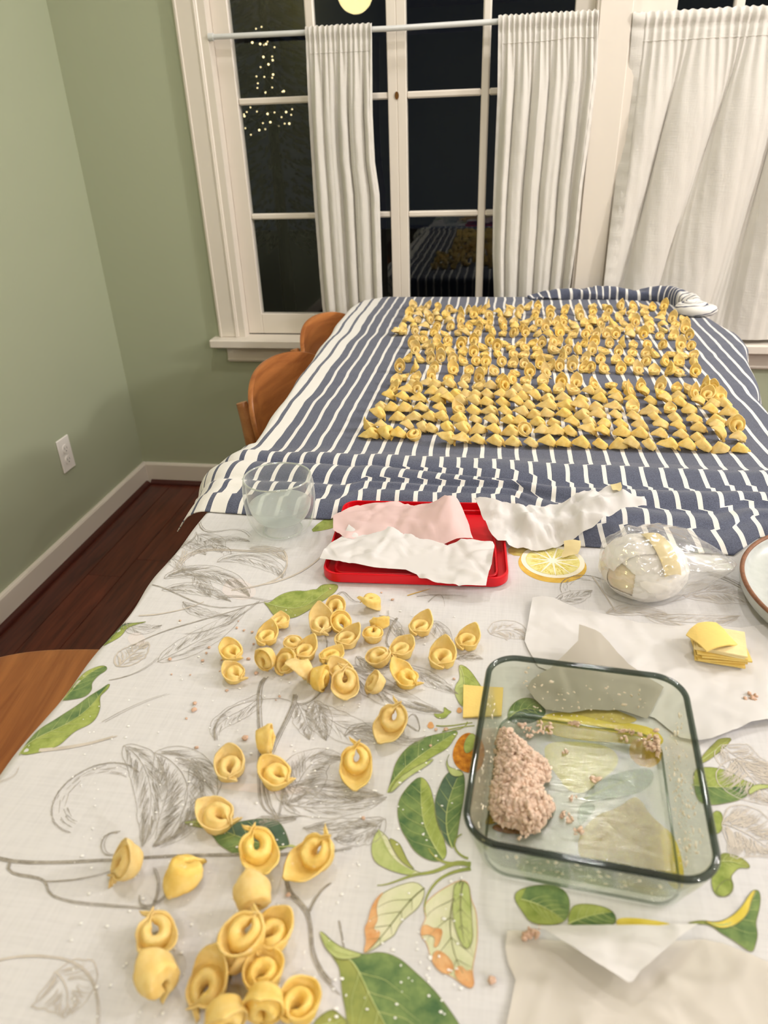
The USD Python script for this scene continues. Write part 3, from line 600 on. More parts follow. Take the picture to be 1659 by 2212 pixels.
leaf([(875, 215), (910, 160), (960, 100), (1010, 50), (1060, 25), (1140, 25), (1240, 10), (1250, 14), (1130, 45), (1080, 70), (1040, 130), (980, 170), (920, 200)], 'leaf', 'deep', [(885, 210), (960, 130), (1040, 60), (1240, 12)], 2, 1, **B_)
leaf([(520, 690), (560, 620), (620, 540), (700, 460), (790, 410), (870, 385), (915, 398), (910, 430), (840, 470), (780, 540), (790, 590), (740, 650), (640, 675)], 'leaf', 'dark', [(530, 680), (640, 570), (760, 460), (900, 395)], 4, -1, **B_)
leaf([(165, 1160), (230, 1060), (300, 970), (360, 915), (470, 850), (560, 790), (650, 735), (760, 650), (860, 590), (940, 535), (935, 570), (900, 610), (850, 650), (860, 740), (830, 830), (770, 890), (650, 940), (570, 1010), (520, 1060), (440, 1100), (330, 1132)], 'leaf', 'dark', [(175, 1150), (330, 1000), (520, 910), (700, 800), (820, 680), (935, 540)], 6, 1, **B_)
leaf([(-5, 900), (60, 872), (130, 855), (180, 855), (230, 885), (180, 945), (100, 938), (20, 918)], 'olive', None, [(0, 900), (100, 895), (200, 900)], 2, None, **C_)
leaf([(160, 930), (300, 905), (430, 890), (560, 865), (680, 858), (760, 880), (810, 950), (840, 1030), (855, 1085), (760, 1130), (620, 1150), (500, 1160), (410, 1160), (330, 1110), (270, 1070), (230, 1010), (180, 965)], 'dark', 'deep', [(850, 1085), (720, 1090), (600, 1060), (440, 1010), (300, 960), (170, 930)], 5, -1, **C_)
lay([ribbon(X([(845, 1085), (890, 1090), (930, 1120), (960, 1150)], **C_), .0022, .0008)], 'vein', 'leaf_stem')
leaf([(180, 1130), (205, 1138), (260, 1190), (340, 1250), (440, 1285), (540, 1312), (620, 1290), (720, 1300), (820, 1350), (900, 1420), (1000, 1510), (1080, 1590), (1160, 1690), (1230, 1790), (1300, 1900), (1300, 2100), (1100, 2300), (800, 2300), (500, 2150), (420, 2000), (395, 1860), (385, 1740), (358, 1620), (348, 1500), (335, 1400), (290, 1340)], 'olive', 'dark', [(400, 1340), (480, 1430), (580, 1640), (690, 1850), (800, 2100), (900, 2290)], 5, 1, **D_)
leaf([(180, 1130), (210, 1140), (260, 1190), (340, 1250), (440, 1285), (530, 1312), (440, 1345), (330, 1350), (270, 1310), (215, 1240)], 'vein', None, [(190, 1140), (300, 1280), (500, 1315)], 2, None, lift=.0007, **D_)
leaf([(215, 1760), (290, 1730), (360, 1790), (420, 1850), (500, 2000), (300, 2050), (150, 1950), (120, 1850)], 'olive', None, [(160, 1880), (300, 1850), (420, 1960)], 3, None, **D_)
leaf([(160, 850), (110, 890), (65, 950), (55, 1010), (70, 1080), (100, 1130), (130, 1180), (180, 1215), (240, 1228), (272, 1200), (265, 1150), (250, 1100), (225, 1030), (215, 970), (200, 900)], 'dark', 'leaf', [(255, 1215), (225, 1170), (180, 1080), (160, 980), (158, 855)], 6, -1, **E_)
leaf([(345, 830), (300, 825), (262, 850), (230, 920), (215, 980), (225, 1050), (250, 1110), (290, 1170), (310, 1150), (325, 1050), (350, 920)], 'dark', 'deep', [(295, 1165), (270, 1080), (275, 980), (330, 835)], 5, 1, **E_)
leaf([(12, 930), (30, 870), (45, 810), (65, 770), (105, 725), (170, 688), (250, 668), (325, 655), (305, 690), (275, 735), (210, 770), (155, 810), (105, 835), (60, 870), (30, 920)], 'leaf', 'dark', [(15, 925), (60, 850), (150, 770), (240, 710), (320, 658)], 5, 1, **E_)
leaf([(20, 925), (60, 868), (110, 832), (165, 800), (225, 775), (180, 815), (120, 850), (70, 890), (35, 925)], 'vein', None, None, 0, None, lift=.0007, **E_)
leaf([(640, 328), (700, 380), (720, 410), (760, 500), (830, 590), (930, 660), (1000, 675), (900, 695), (780, 672), (660, 622), (600, 570), (582, 480), (600, 400)], 'pale', 'vein', [(640, 335), (690, 450), (760, 560), (930, 660)], 4, -1, edge_ink='outline', **D_)
leaf([(715, 400), (760, 415), (810, 450), (840, 520), (880, 600), (935, 660), (830, 600), (770, 520)], 'olive', None, None, 0, None, lift=.0007, **D_)
leaf([(1005, 790), (990, 880), (940, 960), (870, 1010), (800, 1080), (770, 1160), (700, 1200), (620, 1260), (520, 1312), (550, 1210), (530, 1110), (560, 1060), (580, 960), (620, 880), (690, 820), (800, 770), (920, 735)], 'pale', None, [(1000, 790), (880, 900), (760, 1050), (640, 1200), (530, 1305)], 4, None, vein_ink='outline', **D_)
leaf([(690, 815), (640, 880), (620, 960), (640, 1040), (590, 1120), (660, 1130), (640, 1190), (580, 1260), (520, 1312), (550, 1210), (530, 1110), (560, 1060), (580, 960), (620, 880)], 'orange', None, None, 0, None, lift=.0007, edge_ink='orange', **D_)
leaf([(1290, 720), (1350, 760), (1360, 880), (1400, 960), (1412, 1080), (1412, 1200), (1390, 1330), (1370, 1420), (1392, 1582), (1300, 1550), (1220, 1480), (1110, 1440), (1050, 1350), (1020, 1220), (968, 1170), (978, 1085), (1015, 1030), (990, 940), (1040, 870), (1150, 790)], 'pale', None, [(1285, 730), (1220, 900), (1200, 1100), (1250, 1350), (1385, 1575)], 4, None, vein_ink='outline', edge_ink='orange', **D_)
leaf([(1235, 745), (1345, 745), (1360, 880), (1368, 1050), (1380, 1200), (1330, 1290), (1260, 1180), (1215, 1000), (1222, 850)], 'vein', 'olive', [(1300, 750), (1280, 950), (1320, 1280)], 3, None, lift=.0007, vein_ink='outline', **D_)
leaf([(968, 1170), (980, 1090), (1020, 1080), (1060, 1110), (1140, 1110), (1130, 1180), (1100, 1250), (1070, 1260), (1090, 1180), (1030, 1150)], 'orange', None, None, 0, None, lift=.0007, edge_ink='orange', **D_)
leaf([(1230, 1470), (1250, 1410), (1290, 1400), (1330, 1450), (1370, 1420), (1392, 1582), (1300, 1550)], 'orange', None, None, 0, None, lift=.0007, edge_ink='orange', **D_)
leaf([(1050, 1350), (1090, 1270), (1180, 1320), (1240, 1420), (1180, 1470), (1110, 1440)], 'orange', None, None, 0, None, lift=.0007, edge_ink='orange', **D_)
# stems of the leaf cluster
lay([ribbon(X([(1360, 610), (1200, 610), (1080, 660), (920, 690), (760, 745), (630, 770)], **D_), .0042, .0006), ribbon(X([(1360, 600), (1240, 600), (1130, 580), (1030, 480)], **D_), .0035, .001), ribbon(X([(1360, 640), (1250, 660), (1120, 720), (1030, 830), (1000, 930), (1010, 1010)], **D_), .003, .0006), ribbon(X([(1340, 560), (1250, 500), (1235, 430), (1290, 370)], **D_), .002, .001)], 'olive', 'leaf_stem')
# right of the glass dish
leaf([(60, 420), (200, 400), (330, 418), (450, 478), (540, 530), (620, 550), (565, 600), (550, 655), (460, 700), (370, 720), (250, 742), (100, 720)], 'leaf', 'dark', [(60, 560), (300, 580), (620, 552)], 4, -1, **G_)
leaf([(560, 600), (620, 556), (740, 560), (760, 590), (650, 600), (560, 660)], 'vein', None, None, 0, None, lift=.0007, **G_)
leaf([(240, 790), (330, 795), (332, 950), (290, 1000), (200, 1000)], 'leaf', None, None, 0, None, **G_)
leaf([(300, 1150), (460, 1188), (550, 1240), (582, 1302), (480, 1290), (425, 1340), (400, 1380), (432, 1450), (400, 1520), (330, 1560), (255, 1530), (220, 1400)], 'leaf', 'olive', [(260, 1250), (400, 1240), (575, 1300)], 3, 1, **G_)
leaf([(0, 1785), (150, 1758), (230, 1780), (330, 1770), (430, 1710), (500, 1640), (560, 1540), (605, 1490), (650, 1490), (668, 1560), (650, 1680), (620, 1780), (642, 1880), (620, 1980), (592, 2052), (500, 1990), (400, 1920), (310, 1870), (220, 1800), (100, 1792)], 'olive', 'dark', [(230, 1785), (380, 1790), (520, 1680), (600, 1560), (640, 1495)], 4, -1, **G_)
leaf([(150, 1758), (230, 1780), (330, 1770), (430, 1710), (500, 1640), (560, 1540), (605, 1490), (625, 1495), (580, 1600), (560, 1700), (460, 1800), (330, 1840), (240, 1810)], 'lemon', None, None, 0, None, lift=.0007, **G_)
leaf([(150, 300), (270, 180), (300, 150), (420, 140), (380, 200), (280, 290), (180, 360), (120, 380)], 'olive', None, [(150, 340), (280, 240), (400, 150)], 0, None, **G_)
# left of the dish: small leaf, blossom, orange fruit
leaf([(1060, 730), (1100, 720), (1180, 780), (1255, 890), (1300, 960), (1300, 1060), (1120, 1140), (1080, 1130), (1020, 1010), (1030, 920), (1080, 870)], 'vein', 'leaf', [(1080, 740), (1120, 900), (1090, 1120)], 3, 1, **T_)
leaf([(805, 1205), (860, 1215), (920, 1200), (915, 1135), (960, 1175), (1000, 1190), (960, 1215), (935, 1255), (850, 1260)], 'leaf', None, None, 0, None, **T_)
for c, r in (((785, 1325), 32), ((1070, 1175), 26)): flat(X([(c[0] + r * math.cos(a) * (1 + .2 * math.sin(3 * a)), c[1] + r * 1.1 * math.sin(a)) for a in np.linspace(0, 6.283, 14)[:-1]], **T_), 'orange', .0004, .003, 'printed_blossom')
lay([ribbon(X([(840, 1330), (980, 1330), (1120, 1310), (1200, 1300)], **T_), .0014, .001), ribbon(X([(900, 1390), (1050, 1350), (1220, 1330)], **T_), .0014, .001), ribbon(X([(1000, 1380), (1120, 1340), (1150, 1290)], **T_), .001)], 'olive', 'leaf_stem')
fr = [(1180, 1395), (1110, 1410), (1050, 1470), (1010, 1560), (1000, 1640), (1030, 1720), (1090, 1775), (1160, 1800), (1260, 1790), (1330, 1640), (1300, 1460)]
flat(X(fr, **T_), 'fruit', .0004, .005, 'printed_fruit')
leaf([(980, 1600), (945, 1660), (960, 1740), (1020, 1760), (1100, 1790), (1110, 1830), (1000, 1840), (950, 1760), (935, 1690)], 'vein', None, None, 0, None, lift=.0007, **T_)
leaf([(1190, 1400), (1130, 1470), (1110, 1560), (1140, 1620), (1220, 1560), (1240, 1440)], 'leaf', None, None, 0, None, lift=.0008, **T_)
# lemon slice above the dish
c = X([(1194, 1214)])[0]; ex = X([(1264, 1214)])[0]; rr = np.linalg.norm(ex - c)
def ring(cx, cy, rx, ry, n=36): a = np.arange(n) * 2 * math.pi / n; return np.column_stack([cx + rx * np.cos(a), cy + ry * np.sin(a)])
flat(ring(c[0] - .001, c[1] - .006, rr * 1.04, rr * 1.02), 'rind', .0002, .006, 'printed_lemon_slice', 1); flat(ring(c[0], c[1] + .002, rr * .98, rr * .96), 'pith', .0004, .006, 'slice_pith', 1)
flat(ring(c[0], c[1] + .002, rr * .83, rr * .80), 'flesh', .0006, .006, 'slice_flesh', 1)
rb = []
for k in range(11):
    a = k * 2 * math.pi / 11 + .2; rb.append(ribbon([c + [0, .002], c + [0, .002] + rr * .8 * np.array([math.cos(a), math.sin(a)])], .0032, .0012, n=6, lift=.0008))
lay(rb, 'pith', 'slice_membrane')
rs = np.random.default_rng(8); rb = []
for k in range(150):
    a = rs.uniform(0, 6.28); q = rs.uniform(.2, .68); rb.append(ribbon([c + rr * q * np.array([math.cos(a), math.sin(a)]), c + rr * (q + rs.uniform(.06, .14)) * np.array([math.cos(a + .02), math.sin(a + .02)])], .0012, .0004, n=4, lift=.0007))
lay(rb, 'lemon', 'slice_pulp', 'stuff')
flat(X([(1096, 1182), (1130, 1176), (1205, 1180), (1225, 1178), (1190, 1186), (1140, 1203), (1100, 1200)]), 'ochre', .0002, .006, 'printed_lemon', 1)
flat(X([(668, 1150), (690, 1128), (725, 1110), (760, 1108), (740, 1135), (700, 1146)]), 'leaf', .0003, .006, 'printed_leaf', 1)
# lemons and leaves under the dish
flat(X([(500, 320), (560, 270), (650, 255), (760, 270), (900, 300), (1060, 320), (1180, 350), (1240, 420), (1180, 460), (1000, 430), (800, 420), (600, 390)], **I_), 'lemon', .0003, .007, 'printed_lemon')
flat(X([(620, 140), (720, 150), (860, 205), (1000, 260), (1100, 300), (1000, 330), (820, 290), (680, 255), (620, 210)], **I_), 'ochre', .0005, .007, 'printed_lemon')
flat(X([(560, 430), (700, 420), (900, 440), (980, 500), (960, 580), (860, 650), (780, 720), (690, 700), (620, 600), (560, 520)], **I_), 'flesh', .0004, .007, 'printed_lemon')
flat(X([(740, 1000), (780, 900), (860, 830), (980, 790), (1060, 725), (1110, 760), (1140, 820), (1200, 880), (1280, 940), (1330, 1080), (1340, 1200), (1100, 1180), (880, 1120), (760, 1080)], **I_), 'ochre', .0003, .007, 'printed_lemon')
flat(X([(1200, 900), (1280, 940), (1335, 1090), (1345, 1260), (1250, 1240), (1225, 1080)], **I_), 'lemon', .0005, .007, 'printed_lemon')
flat(X([(1040, 420), (1100, 400), (1200, 430), (1230, 500), (1180, 570), (1100, 570), (1030, 510)], **I_), 'rind', .0004, .007, 'printed_lemon')
leaf([(350, 270), (380, 210), (440, 175), (500, 180), (560, 230), (570, 270), (520, 310), (430, 330), (360, 310)], 'deep', 'dark', [(355, 300), (450, 240), (560, 265)], 4, 1, **I_)
leaf([(760, 760), (840, 660), (940, 610), (1060, 580), (1170, 580), (1165, 660), (1080, 720), (960, 740), (850, 760)], 'blue', None, [(780, 750), (950, 670), (1160, 590)], 4, None, **I_)
leaf([(760, 770), (820, 760), (850, 800), (800, 850), (760, 900), (740, 850)], 'blue', None, None, 0, None, **I_)
leaf([(135, 110), (165, 60), (300, 30), (430, 50), (480, 130), (455, 275), (245, 275), (185, 190)], 'leaf', 'dark', [(180, 120), (320, 170), (450, 260)], 5, 1, **Hh)
leaf([(455, 275), (470, 200), (500, 150), (620, 150), (740, 190), (755, 280), (600, 300)], 'leaf', 'dark', [(460, 270), (600, 220), (740, 200)], 4, -1, **Hh)
flat(X([(745, 235), (850, 230), (1000, 250), (1100, 275), (1000, 300), (760, 300)], **Hh), 'lemon', .0003, .007, 'printed_lemon')
leaf([(1340, 80), (1380, 20), (1430, 0), (1455, 40), (1440, 90), (1390, 115)], 'leaf', None, None, 0, None, **Hh)
leaf([(230, 870), (265, 790), (300, 740), (330, 830), (290, 880), (230, 890)], 'rind', None, None, 0, None, **I_)
leaf([(255, 900), (330, 870), (420, 880), (500, 930), (420, 945), (300, 930)], 'fruit', None, None, 0, None, **I_)

# ---- pencil drawings
pl, pt = [], []
rp = np.random.default_rng(21)
def strokes(pts, w=.0007, n=2, off=.0011, into=None, **kw):
    p = X(pts, **kw)
    for k in range(n): (pl if into is None else into).append(ribbon(p + rp.normal(0, off if k else 0, (1, 2)), w * rp.uniform(.7, 1.3), w * .4, jit=.00012, rg=rp))
def hatch(axis, wid, n, w=.0005, ang=.9, into=None, **kw):
    n = int(n * .62); w = w * .62
    """a drawn leaf: outline and many slanting strokes either side of its midrib; axis in pixels, wid = half width in metres"""
    m = spline(X(axis, **kw), 60); t = np.gradient(m, axis=0); t /= np.linalg.norm(t, axis=1, keepdims=True); nn = np.column_stack([-t[:, 1], t[:, 0]])
    prof = np.sin(np.linspace(0, 1, 60) ** .8 * math.pi) ** .8 * wid
    tgt = pl if into is None else into
    for sd in (-1, 1):
        e = m + nn * (sd * prof)[:, None] + rp.normal(0, .0004, m.shape); tgt.append(ribbon(e[::4], w * 1.5, w, jit=.0001, rg=rp))
        for k in range(n):
            i = int(rp.uniform(2, 56)); a = rp.uniform(.05, .5); b = rp.uniform(.6, 1.0)
            p0 = m[i] + nn[i] * sd * prof[i] * a; j = min(59, i + int(10 * ang)); p1 = m[j] + nn[j] * sd * prof[j] * b
            tgt.append(ribbon([p0, (p0 + p1) / 2 + t[i] * .0012, p1], w * rp.uniform(.6, 1.5), w * .3, n=6))
    tgt.append(ribbon(m[::5], w * 2, w, jit=.0001, rg=rp))
def fruit_circle(c, r, a0, a1, n=2, shade=24, **kw):
    q = X([c, (c[0] + r, c[1])], **kw); R = np.linalg.norm(q[1] - q[0])
    for k in range(n):
        a = np.linspace(a0, a1, 26); pl.append(ribbon(q[0] + R * (1 + rp.normal(0, .012)) * np.column_stack([np.cos(a) * 1.0, np.sin(a)]), .0006, .0004, jit=.0003, rg=rp))
    for k in range(shade):
        a = rp.uniform(a0, a1); p = q[0] + R * rp.uniform(.62, .95) * np.array([math.cos(a), math.sin(a)]); d = np.array([-math.sin(a), math.cos(a)]) * R * rp.uniform(.06, .2); pl.append(ribbon([p - d, p + d * .2, p + d], .0004, .0002, n=5))
# big lemon at the left with its two leaves
fruit_circle((212, 1722), 92, .9, 4.6, 2, 36)
hatch([(268, 1612), (300, 1640), (325, 1700), (322, 1770), (308, 1832)], .014, 120); hatch([(335, 1628), (385, 1660), (405, 1720), (375, 1790), (330, 1830)], .026, 240, w=.0005); hatch([(415, 1640), (440, 1690), (425, 1750), (375, 1815)], .014, 90)
strokes([(255, 1800), (225, 1812), (222, 1840), (245, 1848)], .0008, 3)
# branches
strokes([(-10, 1856), (120, 1866), (300, 1856), (470, 1848), (640, 1846), (760, 1832)], .0009, 4, .0016); strokes([(20, 1862), (35, 1890), (95, 1905), (105, 1930), (200, 1955), (330, 1965)], .0008, 3, .0014); strokes([(100, 1905), (180, 1898), (250, 1880)], .0007, 2); strokes([(330, 1965), (345, 1910), (335, 1875)], .0008, 3); strokes([(300, 1940), (320, 1962), (360, 1935), (375, 1905)], .0007, 3)
strokes([(575, 1465), (560, 1500), (563, 1600), (562, 1700), (572, 1745), (602, 1765)], .0009, 4, .0015); strokes([(640, 1500), (618, 1560), (580, 1650), (603, 1770)], .0009, 4, .0015); strokes([(612, 1690), (606, 1740), (600, 1765)], .0009, 3, .001)
strokes([(622, 1888), (640, 1940), (668, 1975), (676, 2040), (692, 2090), (716, 2120)], .0016, 5, .0013); strokes([(668, 1970), (690, 1930), (714, 1908)], .0012, 4, .0011); strokes([(690, 2085), (705, 2110), (735, 2150)], .0008, 2); strokes([(733, 1990), (740, 2030), (745, 2060)], .0008, 3, .002)
hatch([(620, 1740), (640, 1700), (675, 1650), (745, 1640)], .022, 170, w=.0005); hatch([(620, 1700), (680, 1705), (760, 1715), (830, 1718)], .011, 120); hatch([(612, 1730), (680, 1745), (790, 1735), (836, 1722)], .010, 60)
hatch([(642, 1520), (660, 1560), (668, 1598)], .011, 90); hatch([(690, 1520), (730, 1565), (800, 1592), (830, 1597)], .016, 70); hatch([(680, 1515), (690, 1550), (705, 1600)], .012, 110)
strokes([(465, 1600), (470, 1560), (500, 1530), (560, 1512), (620, 1512), (640, 1540)], .0006, 2); hatch([(655, 1790), (720, 1785), (780, 1780), (820, 1786)], .006, 60); hatch([(640, 1770), (560, 1775), (660, 1762)], .005, 30)
# between the pasta in the middle
hatch([(735, 1440), (790, 1470), (860, 1510), (960, 1540)], .016, 160); hatch([(880, 1440), (930, 1470), (990, 1500)], .010, 80); hatch([(930, 1340), (955, 1370), (975, 1400)], .010, 80); hatch([(985, 1425), (1015, 1420), (1045, 1425)], .006, 50)
hatch([(745, 1590), (800, 1575), (870, 1600), (920, 1590)], .008, 70); strokes([(868, 1535), (862, 1555), (885, 1570), (905, 1580), (895, 1545), (880, 1555), (873, 1590)], .0008, 3, .001); strokes([(850, 1400), (840, 1370), (860, 1335), (852, 1350), (840, 1320)], .0007, 3, .001); hatch([(820, 1330), (850, 1350), (870, 1400)], .007, 60)
strokes([(720, 1300), (742, 1278), (755, 1290), (775, 1300)], .0007, 3, .001); strokes([(700, 1420), (705, 1380), (690, 1355)], .0007, 3, .001); strokes([(925, 1300), (950, 1285), (960, 1310)], .0005, 2)
strokes([(705, 1480), (690, 1500), (660, 1520), (640, 1518)], .0008, 3, .001)
# drawing at the far left: long pod, seed heads and twigs
hatch([(355, 1250), (420, 1235), (490, 1250), (540, 1290)], .016, 150, w=.0006); hatch([(420, 1245), (440, 1265), (455, 1290)], .010, 80); strokes([(330, 1262), (400, 1290), (480, 1312), (560, 1302), (590, 1296)], .0008, 3, .001); strokes([(470, 1295), (500, 1290), (580, 1300)], .0007, 3)
hatch([(425, 1155), (460, 1172), (480, 1195)], .016, 90); hatch([(440, 1170), (500, 1165), (540, 1170)], .008, 70); strokes([(390, 1215), (420, 1195), (470, 1188), (560, 1192), (612, 1185)], .0016, 4, .002, into=pt); strokes([(612, 1190), (620, 1215), (605, 1245), (570, 1262), (500, 1275)], .0018, 4, .002, into=pt)
strokes([(570, 1262), (640, 1240), (690, 1205), (725, 1160)], .003, 2, .001, into=pt); strokes([(300, 1330), (380, 1320), (440, 1300)], .0025, 2, into=pt); strokes([(280, 1400), (340, 1370), (420, 1345), (530, 1312)], .0008, 3, .002); hatch([(340, 1430), (400, 1400), (470, 1360), (530, 1310)], .018, 60, w=.0005); hatch([(255, 1440), (290, 1410), (320, 1385)], .016, 40, w=.0018, into=pt)
strokes([(235, 1470), (300, 1450), (340, 1420)], .0006, 2); strokes([(90, 1622), (170, 1612), (250, 1592)], .003, 3, .001, into=pt); strokes([(0, 1690), (30, 1678), (40, 1660)], .0007, 2, into=pt); strokes([(220, 1560), (300, 1520), (360, 1500)], .0006, 2)
strokes([(400, 1190), (388, 1220), (372, 1240)], .0014, 3, into=pt); hatch([(540, 1185), (590, 1190), (620, 1215)], .008, 50, w=.0009, into=pt)
# drawings on the right: sketchy lemon by the bag, twigs
hatch([(1200, 1300), (1240, 1290), (1280, 1275)], .012, 60); fruit_circle((1270, 1275), 60, .8, 3.4, 2, 22); strokes([(1280, 1245), (1310, 1290), (1330, 1320)], .0016, 2, into=pt); strokes([(1530, 1240), (1590, 1262), (1640, 1300), (1655, 1330)], .0008, 4, .003); hatch([(1480, 1290), (1560, 1280), (1640, 1312)], .024, 110, w=.0007, into=pt); hatch([(1395, 1330), (1500, 1345), (1600, 1330)], .014, 70, w=.0007, into=pt)
hatch([(1060, 1370), (1100, 1362), (1140, 1385)], .018, 70, w=.0007, into=pt); strokes([(900, 1290), (950, 1287), (1010, 1290)], .0006, 2)
hatch([(1590, 1640), (1630, 1690), (1680, 1740)], .03, 200, w=.0009, into=pt); hatch([(1560, 1780), (1610, 1800), (1680, 1850)], .028, 200, w=.0009, into=pt); hatch([(1560, 1610), (1600, 1640), (1670, 1660)], .02, 90, w=.0008, into=pt)
strokes([(-5, 2075), (60, 2065), (150, 2075), (200, 2120), (210, 2230)], .0008, 3, .001, into=pt); hatch([(120, 2100), (145, 2140), (140, 2200)], .02, 50, w=.0008, into=pt); hatch([(520, 2090), (480, 2120), (500, 2170)], .02, 40, w=.0007, into=pt); hatch([(830, 1770), (780, 1800), (720, 1812)], .012, 90)
hatch([(350, 1275), (400, 1270), (450, 1278), (500, 1300)], .012, 80); hatch([(385, 1170), (420, 1180), (445, 1200)], .012, 70); hatch([(470, 1215), (530, 1205), (590, 1225), (610, 1250)], .015, 90); fruit_circle((455, 1200), 42, .2, 3.4, 2, 24); hatch([(345, 1190), (380, 1215), (400, 1240)], .009, 50)
hatch([(270, 1345), (310, 1360), (350, 1350)], .010, 50); hatch([(395, 1300), (440, 1325), (500, 1330)], .008, 50); hatch([(560, 1500), (530, 1530), (480, 1560), (470, 1600)], .012, 40); hatch([(770, 1420), (800, 1440), (850, 1440)], .008, 60)
strokes([(430, 1130), (460, 1150), (500, 1145), (540, 1160)], .0007, 3, .001); strokes([(330, 1230), (350, 1200), (395, 1180), (425, 1150)], .0007, 3, .0012); strokes([(560, 1300), (520, 1330), (460, 1360), (400, 1370)], .0006, 3, .0015)
hatch([(1430, 1300), (1470, 1275), (1530, 1262)], .014, 60, w=.0007, into=pt); hatch([(1310, 1325), (1380, 1318), (1450, 1330)], .010, 50, w=.0007, into=pt)
lay(pl, 'line', 'printed_drawing', 'stuff'); lay(pt, 'taupe', 'printed_drawing', 'stuff')
# orange straw-like print by the red lid
lay([ribbon(X([(880, 1287), (905 + 4 * k, 1279 - k)]), .0016, .0005, n=4) for k in range(7)], 'rind', 'printed_straw')
for pts in ([(500, 1240), (560, 1270), (540, 1300), (470, 1285)], [(270, 1375), (300, 1362), (320, 1385), (290, 1400)], [(430, 1700), (520, 1690), (700, 1700), (640, 1720)]):
    flat(X(pts), 'blush', .00015, .01, 'printed_blush')

# ------------------------------------------------------------------ striped towel
def eL(y): return np.interp(y, [.7, 1.0, 1.1, 1.4, 1.76, 2.15, 2.24, 2.30, 2.36], [-.412, -.414, -.412, -.425, -.440, -.452, -.445, -.43, -.36])
def eR(y): return np.interp(y, [.7, 1.10, 1.34, 1.44, 1.6, 1.8, 1.93, 2.08, 2.2, 2.3, 2.36], [.604, .598, .492, .490, .53, .572, .58, .56, .53, .49, .42])
def tz(x, y):
    p = np.stack([np.asarray(x, float), np.asarray(y, float)], -1)
    return Z0 + .0045 + fbm(p, 5, 2, 31) * .004 + fbm(p * [1, 1.6], 16, 3, 32) * .0022
KN = [(1.1, 1.09, 1.085, 0.006), (1.075, 1.062, 1.058, 0.011), (1.058, 1.044, 1.046, 0.0135), (1.044, 1.01, 1.03, 0.0115), (1.036, 0.985, 0.985, 0.004), (1.031, 0.976, 0.978, 0.012), (1.003, 0.958, 0.955, 0.02), (0.977, 0.945, 0.935, 0.0165), (0.964, 0.934, 0.915, 0.008), (0.958, 0.926, 0.905, 0.011), (0.943, 0.908, 0.885, 0.0145), (0.929, 0.889, 0.868, 0.01), (0.92, 0.882, 0.858, 0.0105), (0.892, 0.853, 0.838, 0.0105), (0.866, 0.822, 0.818, 0.0025)]
KN = np.array(KN)
def knot(x, i):
    L, Mv, R = KN[i, :3]; sq = lambda y, h: y if y > 1.0 else 1.0 - (1.0 - y) * (1.0 - .908) / (1.0 - h)
    return np.interp(x, [-.45, -.225, -.195, .03, .09, .305, .350], [L, L * .85 + Mv * .15, sq(L, KN[-1, 0]), sq(Mv, KN[-1, 1]), Mv, R, 1.0 - (1.0 - R) * .132 / .182 if R < 1.0 else R])
